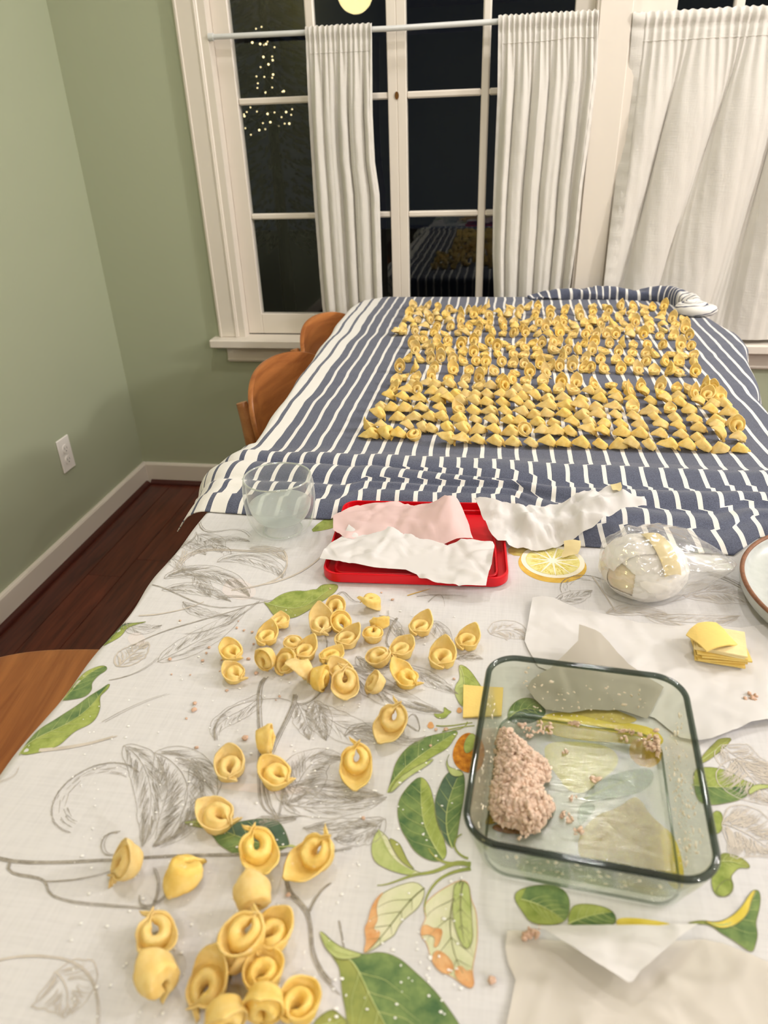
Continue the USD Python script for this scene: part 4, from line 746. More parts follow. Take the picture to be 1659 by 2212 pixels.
def towel():
    u = np.arange(-.555, .785, .004); nt1 = np.arange(2.42, 1.10, -.008)
    m = []
    for x in u:
        w = np.array([knot(x, i) for i in range(len(KN))])
        c = chaikin(np.column_stack([w, KN[:, 3]]), 2, False); d = np.r_[0, np.cumsum(np.linalg.norm(np.diff(c, axis=0), axis=1))]
        s = np.linspace(0, d[-1], 84)[1:]; m.append(np.column_stack([np.interp(s, d, c[:, 0]), np.interp(s, d, c[:, 1])]))
    m = np.array(m); nu, nf = m.shape[:2]
    Yt = np.concatenate([np.broadcast_to(nt1[None], (nu, len(nt1))), m[..., 0]], 1)
    zf = np.concatenate([np.full((nu, len(nt1)), .0), m[..., 1]], 1)
    U = np.broadcast_to(u[:, None], Yt.shape).copy()
    main = np.arange(Yt.shape[1])[None] < len(nt1); main = np.broadcast_to(main, Yt.shape)
    zt = np.where(main, tz(U, Yt), cloth_z(U, Yt) + zf + fbm(np.stack([U, Yt], -1), 14, 3, 33) * .006 * np.clip(zf / .012, 0, 1))
    k = np.arange(Yt.shape[1])[None]; bl = np.clip((k - len(nt1) + 14) / 14, 0, 1) * main; zt = zt * (1 - bl) + bl * (cloth_z(U, Yt) + .0058)
    Xc, Y, Z = U.copy(), Yt.copy(), zt
    # bends over the far, left and right edges
    d = np.maximum(0, Yt - 2.345); a = np.clip(d / .016, 0, 1.45); Y = np.where(Yt > 2.345, 2.345 + .016 * np.sin(a) + np.maximum(0, d - .016 * 1.45) * .1, Y); Z = Z - np.where(Yt > 2.345, .016 * (1 - np.cos(a)) + np.maximum(0, d - .0232) * .99, 0)
    r = np.where(Yt < 1.12, .06, .016); l = eL(Yt)
    d = np.maximum(0, l - U); d = np.where(Yt < 1.12, .075 * np.tanh(d / .075), d); a = np.clip(d / r, 0, np.where(Yt < 1.12, .95, 1.4)); rest = np.maximum(0, d - r * a)
    wv = np.sin(Yt * 26) * .008 * np.minimum(1, d / .06)
    Xc = np.where(U < l, l - r * np.sin(a) - rest * np.cos(a) - wv, Xc); Z = Z - np.where(U < l, r * (1 - np.cos(a)) + rest * np.sin(a), 0)
    rr_ = .022; e = eR(Yt); d = np.maximum(0, U - e); a = np.clip(d / rr_, 0, 1.42); rest = np.maximum(0, d - rr_ * a)
    wv = np.sin(Yt * 17 + 1) * .014 * np.minimum(1, d / .06)
    Xc = np.where(U > e, e + rr_ * np.sin(a) + rest * np.cos(a) + wv, Xc); Z = Z - np.where(U > e, rr_ * (1 - np.cos(a)) + rest * np.sin(a), 0)
    # woven stripes: follow the cloth's width, wander a little, shift where the folds are pulled sideways
    S = U + fbm(np.stack([U * .6, Yt], -1), 9, 2, 41) * .012 + fbm(np.stack([U, Yt], -1), 26, 2, 42) * .004
    sh = np.interp(np.arange(nf), [0, 8, 9, 26, 27, 50, 51, 66, 67, 83], [0, 0, .010, .010, .004, .009, -.002, .002, .008, .005])
    S = S + np.concatenate([np.zeros(len(nt1)), sh])[None]
    S = S + np.interp(U, [-.5, .2, .5], [0, 0, -.012]) * np.clip((1.4 - Yt) / .5, 0, 1)
    P = np.stack([Xc, Y, Z], -1)
    t = trimesh.Trimesh(P.reshape(-1, 3), quads(*P.shape[:2]), process=False)
    if t.face_normals[:, 2].mean() < 0: t.faces = t.faces[:, ::-1]
    s = solidify(t.vertices, t.faces, .0016); uv = np.column_stack([S.ravel(), Yt.ravel()])
    return s, np.vstack([uv, uv])
tw = thing('striped_towel', 'navy and white striped cotton towel spread under the rows of pasta', 'towel')
mt, uvt = towel(); obj('towel_cloth', mt, MAT['towel'], tw, smooth=True, uv=uvt)
# bunched far edge and twisted white corner
def ridge():
    pts = [at(px, py, Z0 + .006) for px, py in ((1150, 648), (1180, 646), (1230, 645), (1290, 645), (1350, 646), (1400, 648), (1440, 652), (1475, 664), (1500, 680))]
    p = spline(np.array(pts)[:, :2], 130); hh = np.interp(np.linspace(0, 1, 130), [0, .08, .2, .4, .55, .66, .8, .92, 1], [.004, .014, .026, .032, .026, .038, .044, .036, .022])
    t = np.gradient(p, axis=0); t /= np.linalg.norm(t, axis=1, keepdims=True); nn = np.column_stack([-t[:, 1], t[:, 0]])
    a = np.linspace(-.15, math.pi + .25, 26); s = np.r_[0, np.cumsum(np.linalg.norm(np.diff(p, axis=0), axis=1))]
    P = np.zeros((130, 26, 3)); uv = np.zeros((130, 26, 2))
    for i in range(130):
        o = -np.cos(a) * .020 + .010 - .006 * np.sin(2 * a); z = np.sin(a) * hh[i] + .004 * np.sin(3 * a + s[i] * 40)
        P[i, :, :2] = p[i] + nn[i] * o[:, None]; P[i, :, 2] = Z0 + .007 + z
        uv[i, :, 0] = .05 + s[i] * 1.12 + .012 * np.sin(s[i] * 30) + .01 * (a / math.pi) + .10 * max(0, s[i] / s[-1] - .72) / .28; uv[i, :, 1] = a * .02
    P[..., 2] += fbm(P[..., :2], 45, 3, 50) * .010; P[..., 1] += fbm(P * 1.0, 30, 2, 51)[...] * .012
    t_ = trimesh.Trimesh(P.reshape(-1, 3), quads(130, 26), process=False)
    if t_.face_normals[:, 2].mean() < 0: t_.faces = t_.faces[:, ::-1]
    s_ = solidify(t_.vertices, t_.faces, .0016); u2 = uv.reshape(-1, 2); return s_, np.vstack([u2, u2])
m1, u1 = ridge(); obj('bunched_edge', m1, MAT['towel'], tw, smooth=True, uv=u1, label='towel edge bunched up into a low wavy ridge')
def twist():
    c = at(1497, 668, Z0 + .02)[:2]; n = 150; th = np.linspace(0, 2.3 * 2 * math.pi, n); k = np.linspace(0, 1, n)
    R = .007 + .036 * k; x = c[0] + R * np.cos(th) * 1.15 + .035 * np.clip(k - .8, 0, 1) * 3; y = c[1] + R * np.sin(th) * .8 - .02 * np.clip(k - .82, 0, 1) * 2; z = Z0 + .036 - .020 * k
    p = np.column_stack([x, y, z]); rad = np.interp(k, [0, .1, .8, .95, 1], [.006, .012, .015, .012, .004]); m = tube(p, rad, 14)
    q = m.vertices; kk = np.repeat(np.arange(n), 14); ph = np.tile(np.arange(14), n) / 14
    s = np.r_[0, np.cumsum(np.linalg.norm(np.diff(p, axis=0), axis=1))][kk]
    uv = np.column_stack([FIELD1 + .004 + (np.sin(ph * 2 * math.pi + s * 22) * .5 + .5) * .085, s]); uv = np.vstack([uv, uv[:1], uv[-1:]])
    v = q + np.column_stack([np.zeros(len(q)), np.zeros(len(q)), fbm(q, 60, 2, 61) * .006]); return trimesh.Trimesh(v, m.faces, process=False), uv
m2, u2 = twist(); obj('twisted_corner', m2, MAT['towel'], tw, smooth=True, uv=u2, label='white twisted corner of the towel')

# ------------------------------------------------------------------ chairs
def back_panel():
    nr, ns = 14, 72; V = []
    def pt(s, h, front):
        x = -.235 + .055 * s * s - .02 * h + (.0 if front else -.013); return (x, .225 * s, .648 + .112 * h + .012 * s * s * 0)
    v, f = [], []
    rings = np.linspace(0, 1, nr); ang = np.arange(ns) * 2 * math.pi / ns; ex = 2 / 2.25
    def pw(c): return np.sign(c) * np.abs(c) ** ex
    layers = [(q, True) for q in rings[1:-1]] + [(.985, True), (1.0, None), (.985, False)] + [(q, False) for q in rings[1:-1][::-1]]
    for q, fr in layers:
        for a in ang:
            s, h = q * pw(math.cos(a)), q * pw(math.sin(a))
            if fr is None: p0, p1 = pt(s, h, True), pt(s, h, False); v.append([(p0[i] + p1[i]) / 2 for i in range(3)])
            else: v.append(pt(s, h, fr))
    L = len(layers); v.append(pt(0, 0, True)); v.append(pt(0, 0, False))
    for l in range(L - 1):
        for k in range(ns):
            a, b, c, d = l * ns + k, l * ns + (k + 1) % ns, (l + 1) * ns + (k + 1) % ns, (l + 1) * ns + k; f += [(a, c, b), (a, d, c)]
    for k in range(ns): f += [(len(v) - 2, k, (k + 1) % ns), (len(v) - 1, (L - 1) * ns + (k + 1) % ns, (L - 1) * ns + k)]
    m = trimesh.Trimesh(np.array(v), np.array(f), process=False)
    return m
def seat_shell():
    ns = 80; ex = 2 / 2.7; a = np.arange(ns) * 2 * math.pi / ns; pw = lambda c: np.sign(c) * np.abs(c) ** ex
    v, f = [], []; lay_ = [(.02, 0), (.3, 0), (.6, 0), (.85, 0), (.96, 0), (1.0, -.004), (1.0, -.010), (.97, -.014), (.6, -.014), (.02, -.014)]
    for q, dz in lay_:
        for t in a:
            x, y = q * .215 * pw(math.cos(t)), q * (.218 + .010 * math.cos(t)) * pw(math.sin(t)); z = .452 + dz - .012 * (1 - q * q) + (.01 * max(0, -x / .215) ** 2) - .012 * max(0, x / .215 - .5) ** 2 * 2
            v.append((x, y, z))
    L = len(lay_)
    for l in range(L - 1):
        for k in range(ns):
            A, B, C, D = l * ns + k, l * ns + (k + 1) % ns, (l + 1) * ns + (k + 1) % ns, (l + 1) * ns + k; f += [(A, C, B), (A, D, C)]
    v += [(0, 0, .44), (0, 0, .426)]; n = len(v)
    for k in range(ns): f += [(n - 2, k, (k + 1) % ns), (n - 1, (L - 1) * ns + (k + 1) % ns, (L - 1) * ns + k)]
    return trimesh.Trimesh(np.array(v), np.array(f), process=False)
BP, SS = back_panel(), seat_shell()
def chair(label, x, y, rz):
    c = thing('dining_chair', label, 'chair', loc=(x, y, 0), rz=rz)
    obj('seat', SS, MAT['chair'], c, smooth=40)
    obj('backrest', BP, MAT['chair'], c, smooth=40)
    for s in (-1, 1):
        obj('leg', tube([(.165, s * .185, 0), (.150, s * .165, .432)], np.array([.011, .016]), 14), MAT['chair_edge'], c)
        obj('leg', tube([(-.235, s * .215, 0), (-.215, s * .190, .43), (-.222, s * .178, .56), (-.238, s * .172, .66), (-.250, s * .170, .705)], np.array([.011, .018, .019, .017, .013]), 14), MAT['chair_edge'], c)
        obj('seat_rail', tube([(.150, s * .163, .422), (-.215, s * .187, .422)], .010, 10), MAT['chair_edge'], c)
    obj('seat_rail', tube([(-.214, -.186, .418), (-.214, .186, .418)], .010, 10), MAT['chair_edge'], c)
    obj('seat_rail', tube([(.150, -.162, .418), (.150, .162, .418)], .010, 10), MAT['chair_edge'], c)
    return c
chair('orange-brown wooden chair with a curved backrest tucked under the far corner by the window', -.530 + .228, 2.115 - .045, -11)
chair('orange-brown wooden chair with a curved backrest tucked in beside the striped towel', -.535 + .228, 1.665 - .045, -11)
chair('orange-brown wooden chair pulled out nearest the camera, only its smooth seat showing', -.70, .690, 6)
# ------------------------------------------------------------------ folded pasta
def pasta_mesh(seed, R0=.0088, a0=.0060, H=.0150, lean=.16, thc=2.1, tail=.006, round_=False, nth=50):
    r = np.random.default_rng(seed); Th = math.pi * 1.10
    th = np.linspace(-Th, Th, nth); rows = []
    ph1, ph2 = r.uniform(0, 6, 2)
    for t0 in th:
        t = abs(t0) / Th
        a = (a0 - .0018) * (1 - t ** 2.0) + .0018; b = .0068 * (1 - t ** 2.2) + .0030
        rc = R0 * (1 - .18 * t) + .0016 * t0 / Th
        tl = max(0, (t - .84) / .16); rc += tail * tl ** 1.3; a *= (1 - .45 * tl); b *= (1 - .35 * tl)
        if round_: h = H * (.72 + .28 * math.cos(t0)) + .0008 * math.sin(3 * t0 + ph1)
        else: h = b * .45 + H * max(0, 1 - abs(t0) / thc) ** 1.12 + .0006 * math.sin(4 * t0 + ph1)
        T = .0013; sec = []
        for g in np.radians(np.linspace(-70, -300 + 0, 15)):                # outer bottom, inner side, top, outer upper
            sec.append((a * math.cos(g), b * math.sin(g)))
        g0 = a * .55
        zb = b * .30
        o0 = a * 1.02
        sec.append((o0, zb))
        hh = max(h, zb + .0012)
        for q in (.25, .5, .75, 1.0):
            zz = zb + (hh - zb) * q; sec.append((o0 + .0004 + lean * (zz - zb) + .0010 * math.sin(q * 3), zz))
        sec.append((o0 + .0010 + lean * (hh - zb) + T * .6, hh + .0003))
        for q in (.85, .5, .15):
            zz = zb + (hh - zb) * q; sec.append((o0 + .0004 + lean * (zz - zb) + T + .0010 * math.sin(q * 3), zz))
        sec.append((a * 1.06 + T, -b * .15)); sec.append((a * .95 + T * .6, -b * .6)); sec.append((a * .6, -b * .93))
        sec = np.array(sec)
        x = (rc + sec[:, 0]); rows.append(np.column_stack([x * math.cos(t0), x * math.sin(t0) * .92, sec[:, 1] - .0012 * t0 / Th]))
    P = np.array(rows); ns = P.shape[1]
    zmin = -.0058; low = P[..., 2] < zmin; P[..., 2] = np.where(low, zmin + (P[..., 2] - zmin) * .15, P[..., 2])
    P += np.stack([fbm(P, 95, 3, seed * 3 + k) for k in range(3)], -1) * .0026
    P += np.stack([fbm(P, 320, 2, seed * 5 + k) for k in range(3)], -1) * .0007
    v = P.reshape(-1, 3); i, j = np.meshgrid(np.arange(nth - 1), np.arange(ns), indexing='ij'); i, j = i.ravel(), j.ravel(); j2 = (j + 1) % ns
    q = np.stack([i * ns + j, i * ns + j2, (i + 1) * ns + j2, (i + 1) * ns + j], 1); f = np.vstack([q[:, [0, 1, 2]], q[:, [0, 2, 3]]])
    v = np.vstack([v, P[0].mean(0), P[-1].mean(0)]); n = len(v); k = np.arange(ns)
    f = np.vstack([f, np.column_stack([np.full(ns, n - 2), (k + 1) % ns, k]), np.column_stack([np.full(ns, n - 1), (nth - 1) * ns + k, (nth - 1) * ns + (k + 1) % ns])])
    m = trimesh.Trimesh(v, f, process=False)
    if m.volume < 0: m.faces = m.faces[:, ::-1]
    return m
def square_mesh(seed, s=.027, bulge=.008):
    """a little dough square folded loosely over its filling"""
    n = 22; g = np.linspace(-1, 1, n); x, y = np.meshgrid(g, g, indexing='ij'); r2 = np.hypot(x * .9, y)
    z = bulge * np.exp(-(r2 / .55) ** 2) + .0015 * np.maximum(0, np.abs(x) - .6) * 6 * (y + .3) + .003 * np.maximum(0, y - .35)
    P = np.stack([x * s / 2 * (1 - .12 * np.maximum(0, y)), y * s / 2, z + .002], -1); P += np.stack([fbm(P, 110, 3, seed + k) for k in range(3)], -1) * .003
    t = trimesh.Trimesh(P.reshape(-1, 3), quads(n, n), process=False)
    if t.face_normals[:, 2].mean() < 0: t.faces = t.faces[:, ::-1]
    return solidify(t.vertices, t.faces, .0024)
VAR = [pasta_mesh(1), pasta_mesh(2, R0=.0084, a0=.0064, H=.0110, lean=.26, tail=.008, thc=1.7), pasta_mesh(3, R0=.0094, a0=.0056, H=.0185, lean=.14, thc=1.75, tail=.004), pasta_mesh(4, R0=.0090, a0=.0060, H=.007, lean=.2, thc=2.2, tail=.002),
       pasta_mesh(5, R0=.0088, a0=.0060, H=.0205, lean=.42, thc=1.5, tail=.009), pasta_mesh(6, R0=.0086, a0=.0054, H=.0115, lean=.26, round_=True, tail=.0), square_mesh(70), square_mesh(80, .029, .010)]
proto = {}
def rot(yaw, tilt, roll=0):
    a, b, c = map(math.radians, (yaw, tilt, roll))
    Rz = np.array([[math.cos(a), -math.sin(a), 0], [math.sin(a), math.cos(a), 0], [0, 0, 1]]); Ry = np.array([[math.cos(b), 0, math.sin(b)], [0, 1, 0], [-math.sin(b), 0, math.cos(b)]]); Rx = np.array([[1, 0, 0], [0, math.cos(c), -math.sin(c)], [0, math.sin(c), math.cos(c)]])
    return Rz @ Ry @ Rx
def pasta(v, x, y, zs, yaw, tilt, scale, label, group, roll=0, dz=0):
    R = rot(yaw, tilt, roll) * scale; q = VAR[v].vertices @ R.T
    lo = np.percentile(q[:, 2], 1.5); off = -(q[:, :2].max(0) + q[:, :2].min(0)) / 2
    M4 = np.eye(4); M4[:3, :3] = R.T; M4[3, :3] = (x + off[0], y + off[1], zs - lo + dz)
    if v not in proto:
        p = thing('tortellino', label, 'pasta', group); obj('dough', VAR[v], MAT['pasta'], p, smooth=55); proto[v] = p
    else:
        p = UsdGeom.Xform.Define(stage, path_for('tortellino', None)).GetPrim(); p.GetReferences().AddInternalReference(proto[v].GetPath()); tag(p, label, 'pasta', group); p.SetInstanceable(True)
    xf = UsdGeom.Xformable(p)
    op = xf.GetOrderedXformOps()
    (op[0] if op and op[0].GetOpType() == UsdGeom.XformOp.TypeTransform else xf.AddTransformOp()).Set(Gf.Matrix4d(*M4.ravel().tolist()))
    return p

G1 = 'folded pasta scattered on the printed tablecloth'
FG = [  # px, py, variant, yaw (where the point looks), tilt, scale, label
 (503, 1408, 0, 140, 8, 1.0, 'folded pasta with a raised left corner, upper one of the leftmost touching pair'),
 (510, 1452, 1, 150, 5, .95, 'folded pasta with an open hole, lower one of the leftmost touching pair'),
 (578, 1374, 2, 85, 14, 1.0, 'tall pointed pasta leaning on a smaller one below the big green printed leaf'),
 (604, 1343, 1, 100, 25, .95, 'smaller pasta half behind its pointed neighbour, nearest the tip of the green printed leaf'),
 (574, 1429, 3, 70, -70, 1.0, 'dome-shaped pasta lying on its side at the left of a row of touching pieces'),
 (617, 1432, 3, 60, -30, 1.05, 'round pasta with its hole facing away, right of the dome-shaped piece'),
 (634, 1389, 3, 320, 15, .9, 'small pale ring of pasta tucked behind a taller folded one'),
 (660, 1406, 2, 60, 8, 1.0, 'folded pasta with a point at its upper right, in front of the small pale ring'),
 (694, 1347, 4, 110, 5, 1.1, 'tall pasta with one point up and one point down, upper left of the central heap'),
 (725, 1312, 3, 90, -20, 1.0, 'rolled pasta with its opening on top, second from the right of the farthest row'),
 (737, 1347, 3, 130, -25, 1.0, 'wide rolled pasta wedged between two folded ones in the upper central group'),
 (751, 1380, 2, 45, 10, 1.05, 'pasta with a tall right-hand corner in the front of the upper central group'),
 (797, 1302, 1, 200, 165, .95, 'pasta with a crossed flap on top, farthest piece near the red lid'),
 (820, 1341, 3, 300, -20, .95, 'pasta lying behind a similar one, right of the upper central group'),
 (806, 1367, 1, 275, 12, .95, 'pasta with its point towards the camera, in front of its twin'),
 (716, 1420, 1, 60, 20, 1.0, 'single pasta with a small pointed ear, between two heaps'),
 (653, 1462, 4, 30, -95, 1.0, 'long flat-lying pasta with a thin upturned tip, left end of the lower heap'),
 (693, 1474, 3, 170, -75, 1.05, 'hollow dome of pasta in the middle of the lower heap, hole to the left'),
 (741, 1452, 0, 150, 10, 1.05, 'folded pasta with a round hole at the back of the lower heap'),
 (746, 1487, 4, 285, 38, 1.15, 'pasta with a broad square flap at the front of the lower heap'),
 (810, 1479, 3, 20, -40, .95, 'flat puffy pasta alone right of the lower heap'),
 (817, 1421, 3, 200, 28, 1.0, 'plain ring of pasta with a large round hole facing left'),
 (868, 1406, 0, 60, 12, 1.05, 'pasta with a pale top touching the plain ring on its right'),
 (909, 1354, 2, 65, 12, 1.05, 'upright pasta with a tall point, alone near the upper middle of the cloth'),
 (1010, 1384, 2, 62, 10, 1.05, 'upright pasta with a dark hole, farthest to the right on the cloth'),
 (956, 1421, 2, 85, 12, 1.25, 'largest upright pasta with a broad opening, near the back corner of the glass dish'),
 (880, 1461, 4, 150, 3, 1.0, 'pasta with a long tail pointing right, above the middle of the cloth'),
 (843, 1570, 4, 255, 48, 1.2, 'unfolded square pasta with an open pocket, halfway between the heaps and the glass dish'),
 (575, 1606, 3, 190, -75, 1.05, 'cone-like pasta lying with its hole to the upper right, above the crossing pencil branches'),
 (497, 1656, 0, 115, 8, 1.1, 'folded pasta with its point up and a wide hole, left of the crossing pencil branches'),
 (600, 1673, 0, 160, 6, 1.1, 'folded pasta with a slit-like hole on the crossing pencil branches'),
 (769, 1664, 4, 280, 50, 1.15, 'pasta with its point down and an open pocket, alone in the middle of the cloth'),
 (475, 1764, 1, 165, 8, 1.25, 'pasta with two pointed ears lying on the tip of the dark printed leaf'),
 (559, 1851, 4, 305, 30, 1.3, 'pasta with a broad collar covering the base of the dark printed leaf'),
 (671, 1858, 4, 235, 42, 1.2, 'box-like pasta at the stem of the dark printed leaf'),
 (273, 1871, 1, 40, -35, 1.15, 'lumpy folded pasta farthest to the left on the cloth'),
 (396, 1888, 1, 75, -150, 1.15, 'plump folded pasta lying beside the leftmost one'),
 (338, 2030, 4, 310, 20, 1.2, 'pasta with a collar open to the right, upper of the two at the lower left'),
 (346, 2124, 1, 330, -100, 1.3, 'smooth dome of pasta, lower of the two at the lower left'),
 (448, 2138, 4, 70, -15, 1.2, 'tall pasta with a raised right corner between the lower-left pair and the near heap'),
 (549, 1955, 1, 300, -80, 1.2, 'smooth pasta at the back of the near heap'),
 (506, 2064, 3, 20, -30, 1.2, 'pasta at the left side of the near heap under the pale one'),
 (590, 2022, 0, 60, 15, 1.15, 'pasta with a rolled lip at the right side of the near heap'),
 (571, 2100, 5, 70, 12, 1.15, 'open cup-shaped pasta in the middle of the near heap'),
 (576, 2182, 1, 100, -70, 1.25, 'pasta half hidden behind the open cup at the bottom edge'),
 (648, 2166, 5, 60, 8, 1.35, 'large open cup of pasta at the bottom edge of the photo'),
 (494, 2212, 1, 120, -80, 1.2, 'pasta cut by the bottom edge of the photo, left of the large cup'),
]
for px, py, v, yaw, tilt, sc_, lab in FG:
    p = at(px, py + 4, Z0 + .007); pasta(v, p[0], p[1], cloth_z(p[0], p[1]) + .0004, yaw, tilt, min(sc_, 1.18) * (.80 if py < 1900 else .75), lab, G1)
p = at(526, 2022, Z0 + .022); pasta(0, p[0], p[1], cloth_z(p[0], p[1]) + .0004, 250, 22, 0.92, 'pale floury pasta resting on top of the near heap', G1, dz=.013)

# rows on the towel: (pixels of each piece) from the nearest row to the farther ones
r7 = np.random.default_rng(99)
def row7(xs, y, y2=None): y2 = y if y2 is None else y2; return [(780 + x / 3.77, 640 + (y + (y2 - y) * (x - xs[0]) / max(1, xs[-1] - xs[0])) / 3.77) for x in xs]
def row8(xs, y, y2=None): y2 = y if y2 is None else y2; return [(1200 + x / 3.614, 600 + (y + (y2 - y) * (x - xs[0]) / max(1, xs[-1] - xs[0])) / 3.614) for x in xs]
ROWS = [
 row7([690, 820, 950, 1100, 1240, 1380, 1520], 1160, 1185) + row8([70, 205, 350, 490, 590, 730, 880, 1035, 1170, 1300, 1450], 1280, 1315),
 row7([75, 200, 310, 430], 1110, 1125),
 row7([80, 185, 385, 500, 580, 700, 830, 950, 1080, 1210, 1330, 1460, 1580], 1050, 1095) + row8([110, 245, 370, 515, 670, 820, 970, 1110, 1260, 1415], 1190, 1240),
 row7([145, 285, 420, 550, 665, 800, 930, 1070, 1190, 1310, 1440, 1570], 965, 1015) + row8([130, 265, 385, 525, 665, 810, 965, 1110, 1260, 1400], 1130, 1170),
 row7([165, 260, 365, 495, 650, 790, 910, 1030, 1180, 1295, 1415, 1530], 895, 945) + row8([80, 210, 330, 470, 620, 765, 940, 1090, 1260, 1405], 1055, 1105),
 row7([230, 345, 480, 615, 715, 800, 915, 1030, 1160, 1260, 1380, 1515], 815, 885) + row8([70, 200, 320, 455, 600, 735, 900, 1050, 1200, 1350], 990, 1035),
 row7([250, 360, 460, 590, 670, 770, 865, 945, 1040, 1140, 1230, 1330, 1410, 1520], 755, 820) + row8([65, 200, 345, 470, 600, 740, 855, 970, 1115, 1230, 1330], 925, 975),
 row7([285, 440, 535, 620, 725, 840, 945, 1040, 1170, 1270, 1370, 1490], 690, 750) + row8([40, 150, 250, 355, 470, 590, 695, 845, 960, 1080, 1190, 1290], 870, 920),
 row7([340, 455, 565, 710, 850, 970, 1130, 1240, 1345, 1480], 650, 690) + row8([45, 165, 305, 430, 560, 670, 815, 935, 1055, 1170, 1225], 820, 865),
 row7([310, 440, 590, 740, 880, 980, 1090, 1260, 1370, 1515], 585, 620),
 row7([375, 485, 570, 650, 745, 835, 930, 1020, 1140, 1240, 1335, 1450, 1530], 495, 560) + row8([40, 130, 220, 270, 385, 510, 650, 770, 890, 975, 1085], 690, 735),
 row7([450, 555, 640, 730, 825, 910, 1010, 1120, 1240, 1320, 1430, 1520], 435, 490) + row8([50, 130, 230, 350, 460, 580, 700, 850, 960, 1070], 625, 660),
 row7([430, 525, 610, 705, 810, 910, 1000, 1110, 1220, 1330, 1440, 1550], 385, 430) + row8([10, 90, 180, 290, 380, 490, 600, 700, 790, 900, 1000, 1080], 560, 600),
 row7([445, 515, 620, 710, 825, 920, 1040, 1160, 1300, 1400, 1470, 1560], 345, 385) + row8([20, 100, 220, 300, 420, 520, 610, 710, 830, 970, 1050], 500, 530),
]
G2 = 'folded pasta laid out in rows on the striped towel'
n_ind, far = 0, []
LIM = 252
for ri, row in enumerate(ROWS):
    for k, (px, py) in enumerate(row):
        p = at(px, py + 2, Z0 + .014); p = p + np.r_[r7.normal(0, .0015, 2), 0]
        hat = ri < 8 and r7.random() > (.12 if ri < 7 else .3)
        if hat: v, yaw, tilt = int(r7.choice([0, 1, 2, 3, 4], p=[.25, .3, .15, .2, .1])), r7.normal(14, 14), r7.normal(-137, 9)
        else: v, yaw, tilt = int(r7.choice([0, 2, 2, 4, 4, 1, 3])), r7.choice([90, 110, 70, 100, 150, 40]) + r7.normal(0, 20), r7.choice([0, -15, -30, -45, 15])
        if ri == 1 and k == 3: v, yaw, tilt = 3, 250, 35
        sc_ = r7.uniform(.76, .90) * (1 if ri < 8 else .93)
        z = tz(p[0], p[1]) + .0012
        if n_ind < LIM and not (ri == 13):
            name = 'long nearest row' if ri == 0 else 'short front row' if ri == 1 else f'{ORD[ri]} row from the front'
            pasta(v, p[0], p[1], z, yaw, tilt, sc_, f'folded pasta, {ORD[k]} from the left, {name} on the striped towel', G2); n_ind += 1
        else: far.append((v, p[0], p[1], z, yaw, tilt, sc_))
# the cluster of ragged pieces at the right end and the farthest block: too many to name one by one
A_rows = [row7([265, 345, 440, 520, 600, 690, 780, 850, 950, 1060, 1160, 1250, 1340, 1440, 1520], 285, 300) + row8([40, 140, 230, 320, 400, 470, 570, 690, 820, 930, 1040], 435, 450),
 row7([335, 430, 520, 630, 730, 810, 900, 970, 1050, 1160, 1240, 1320, 1400, 1500], 235, 260) + row8([20, 90, 160, 250, 340, 420, 490, 570, 650, 730, 840, 930, 1030], 395, 405),
 row7([350, 400, 470, 560, 640, 720, 820, 920, 1000, 1040, 1150, 1240, 1340, 1440, 1520], 190, 210) + row8([10, 60, 140, 230, 300, 350, 460, 540, 620, 720, 830, 940, 1010], 350, 360),
 row7([390, 460, 540, 610, 700, 810, 920, 1040, 1140, 1180, 1280, 1400, 1530], 145, 160) + row8([65, 190, 290, 390, 500, 600, 720, 820, 910, 1000], 305, 320),
 row7([410, 470, 520, 620, 720, 760, 880, 930, 1000, 1110, 1200, 1290, 1420, 1530], 100, 125) + row8([70, 180, 285, 400, 495, 600, 690, 820], 255, 270),
 row7([430, 530, 625, 1010, 1220, 1350, 1440, 1550], 70, 85) + row8([75, 180, 285, 395, 500, 600, 690, 770, 840], 215, 225)]
for row in A_rows:
    for px, py in row:
        p = at(px, py + 2, Z0 + .014); far.append((int(r7.choice([0, 1, 2, 4, 4, 3])), p[0] + r7.normal(0, .002), p[1] + r7.normal(0, .003), tz(p[0], p[1]) + .001, r7.choice([90, 110, 60, 100, 160, 20]) + r7.normal(0, 25), r7.choice([0, -15, -30, -50, -130, 15]), r7.uniform(.70, .84)))
LOW = [VAR[v].simplify_quadric_decimation(face_count=420) if hasattr(VAR[v], 'simplify_quadric_decimation') and False else VAR[v] for v in range(len(VAR))]
pi = UsdGeom.PointInstancer.Define(stage, path_for('tortellini_block', None)); tag(pi, 'block of small folded pasta filling the far end of the striped towel', 'pasta', kind='stuff')
pp = []
for v in range(6):
    m = usdkit.mesh(stage, f'{pi.GetPath()}/pasta_kind_{v:03d}', VAR[v], MAT['pasta'], smooth=55); pp.append(m.GetPath())
pi.CreatePrototypesRel().SetTargets(pp)
pos, ori, sca, idx = [], [], [], []
for v, x, y, z, yaw, tilt, sc_ in far:
    R = rot(yaw, tilt); q = VAR[v].vertices @ R.T * sc_; lo = np.percentile(q[:, 2], 1.5); off = -(q[:, :2].max(0) + q[:, :2].min(0)) / 2
    w, xx, yy, zz = trimesh.transformations.quaternion_from_matrix(R); pos.append(Gf.Vec3f(float(x + off[0]), float(y + off[1]), float(z - lo))); ori.append(Gf.Quath(float(w), float(xx), float(yy), float(zz))); sca.append(Gf.Vec3f(*[float(sc_)] * 3)); idx.append(v)
pi.CreatePositionsAttr(pos); pi.CreateOrientationsAttr(ori); pi.CreateScalesAttr(sca); pi.CreateProtoIndicesAttr(idx)

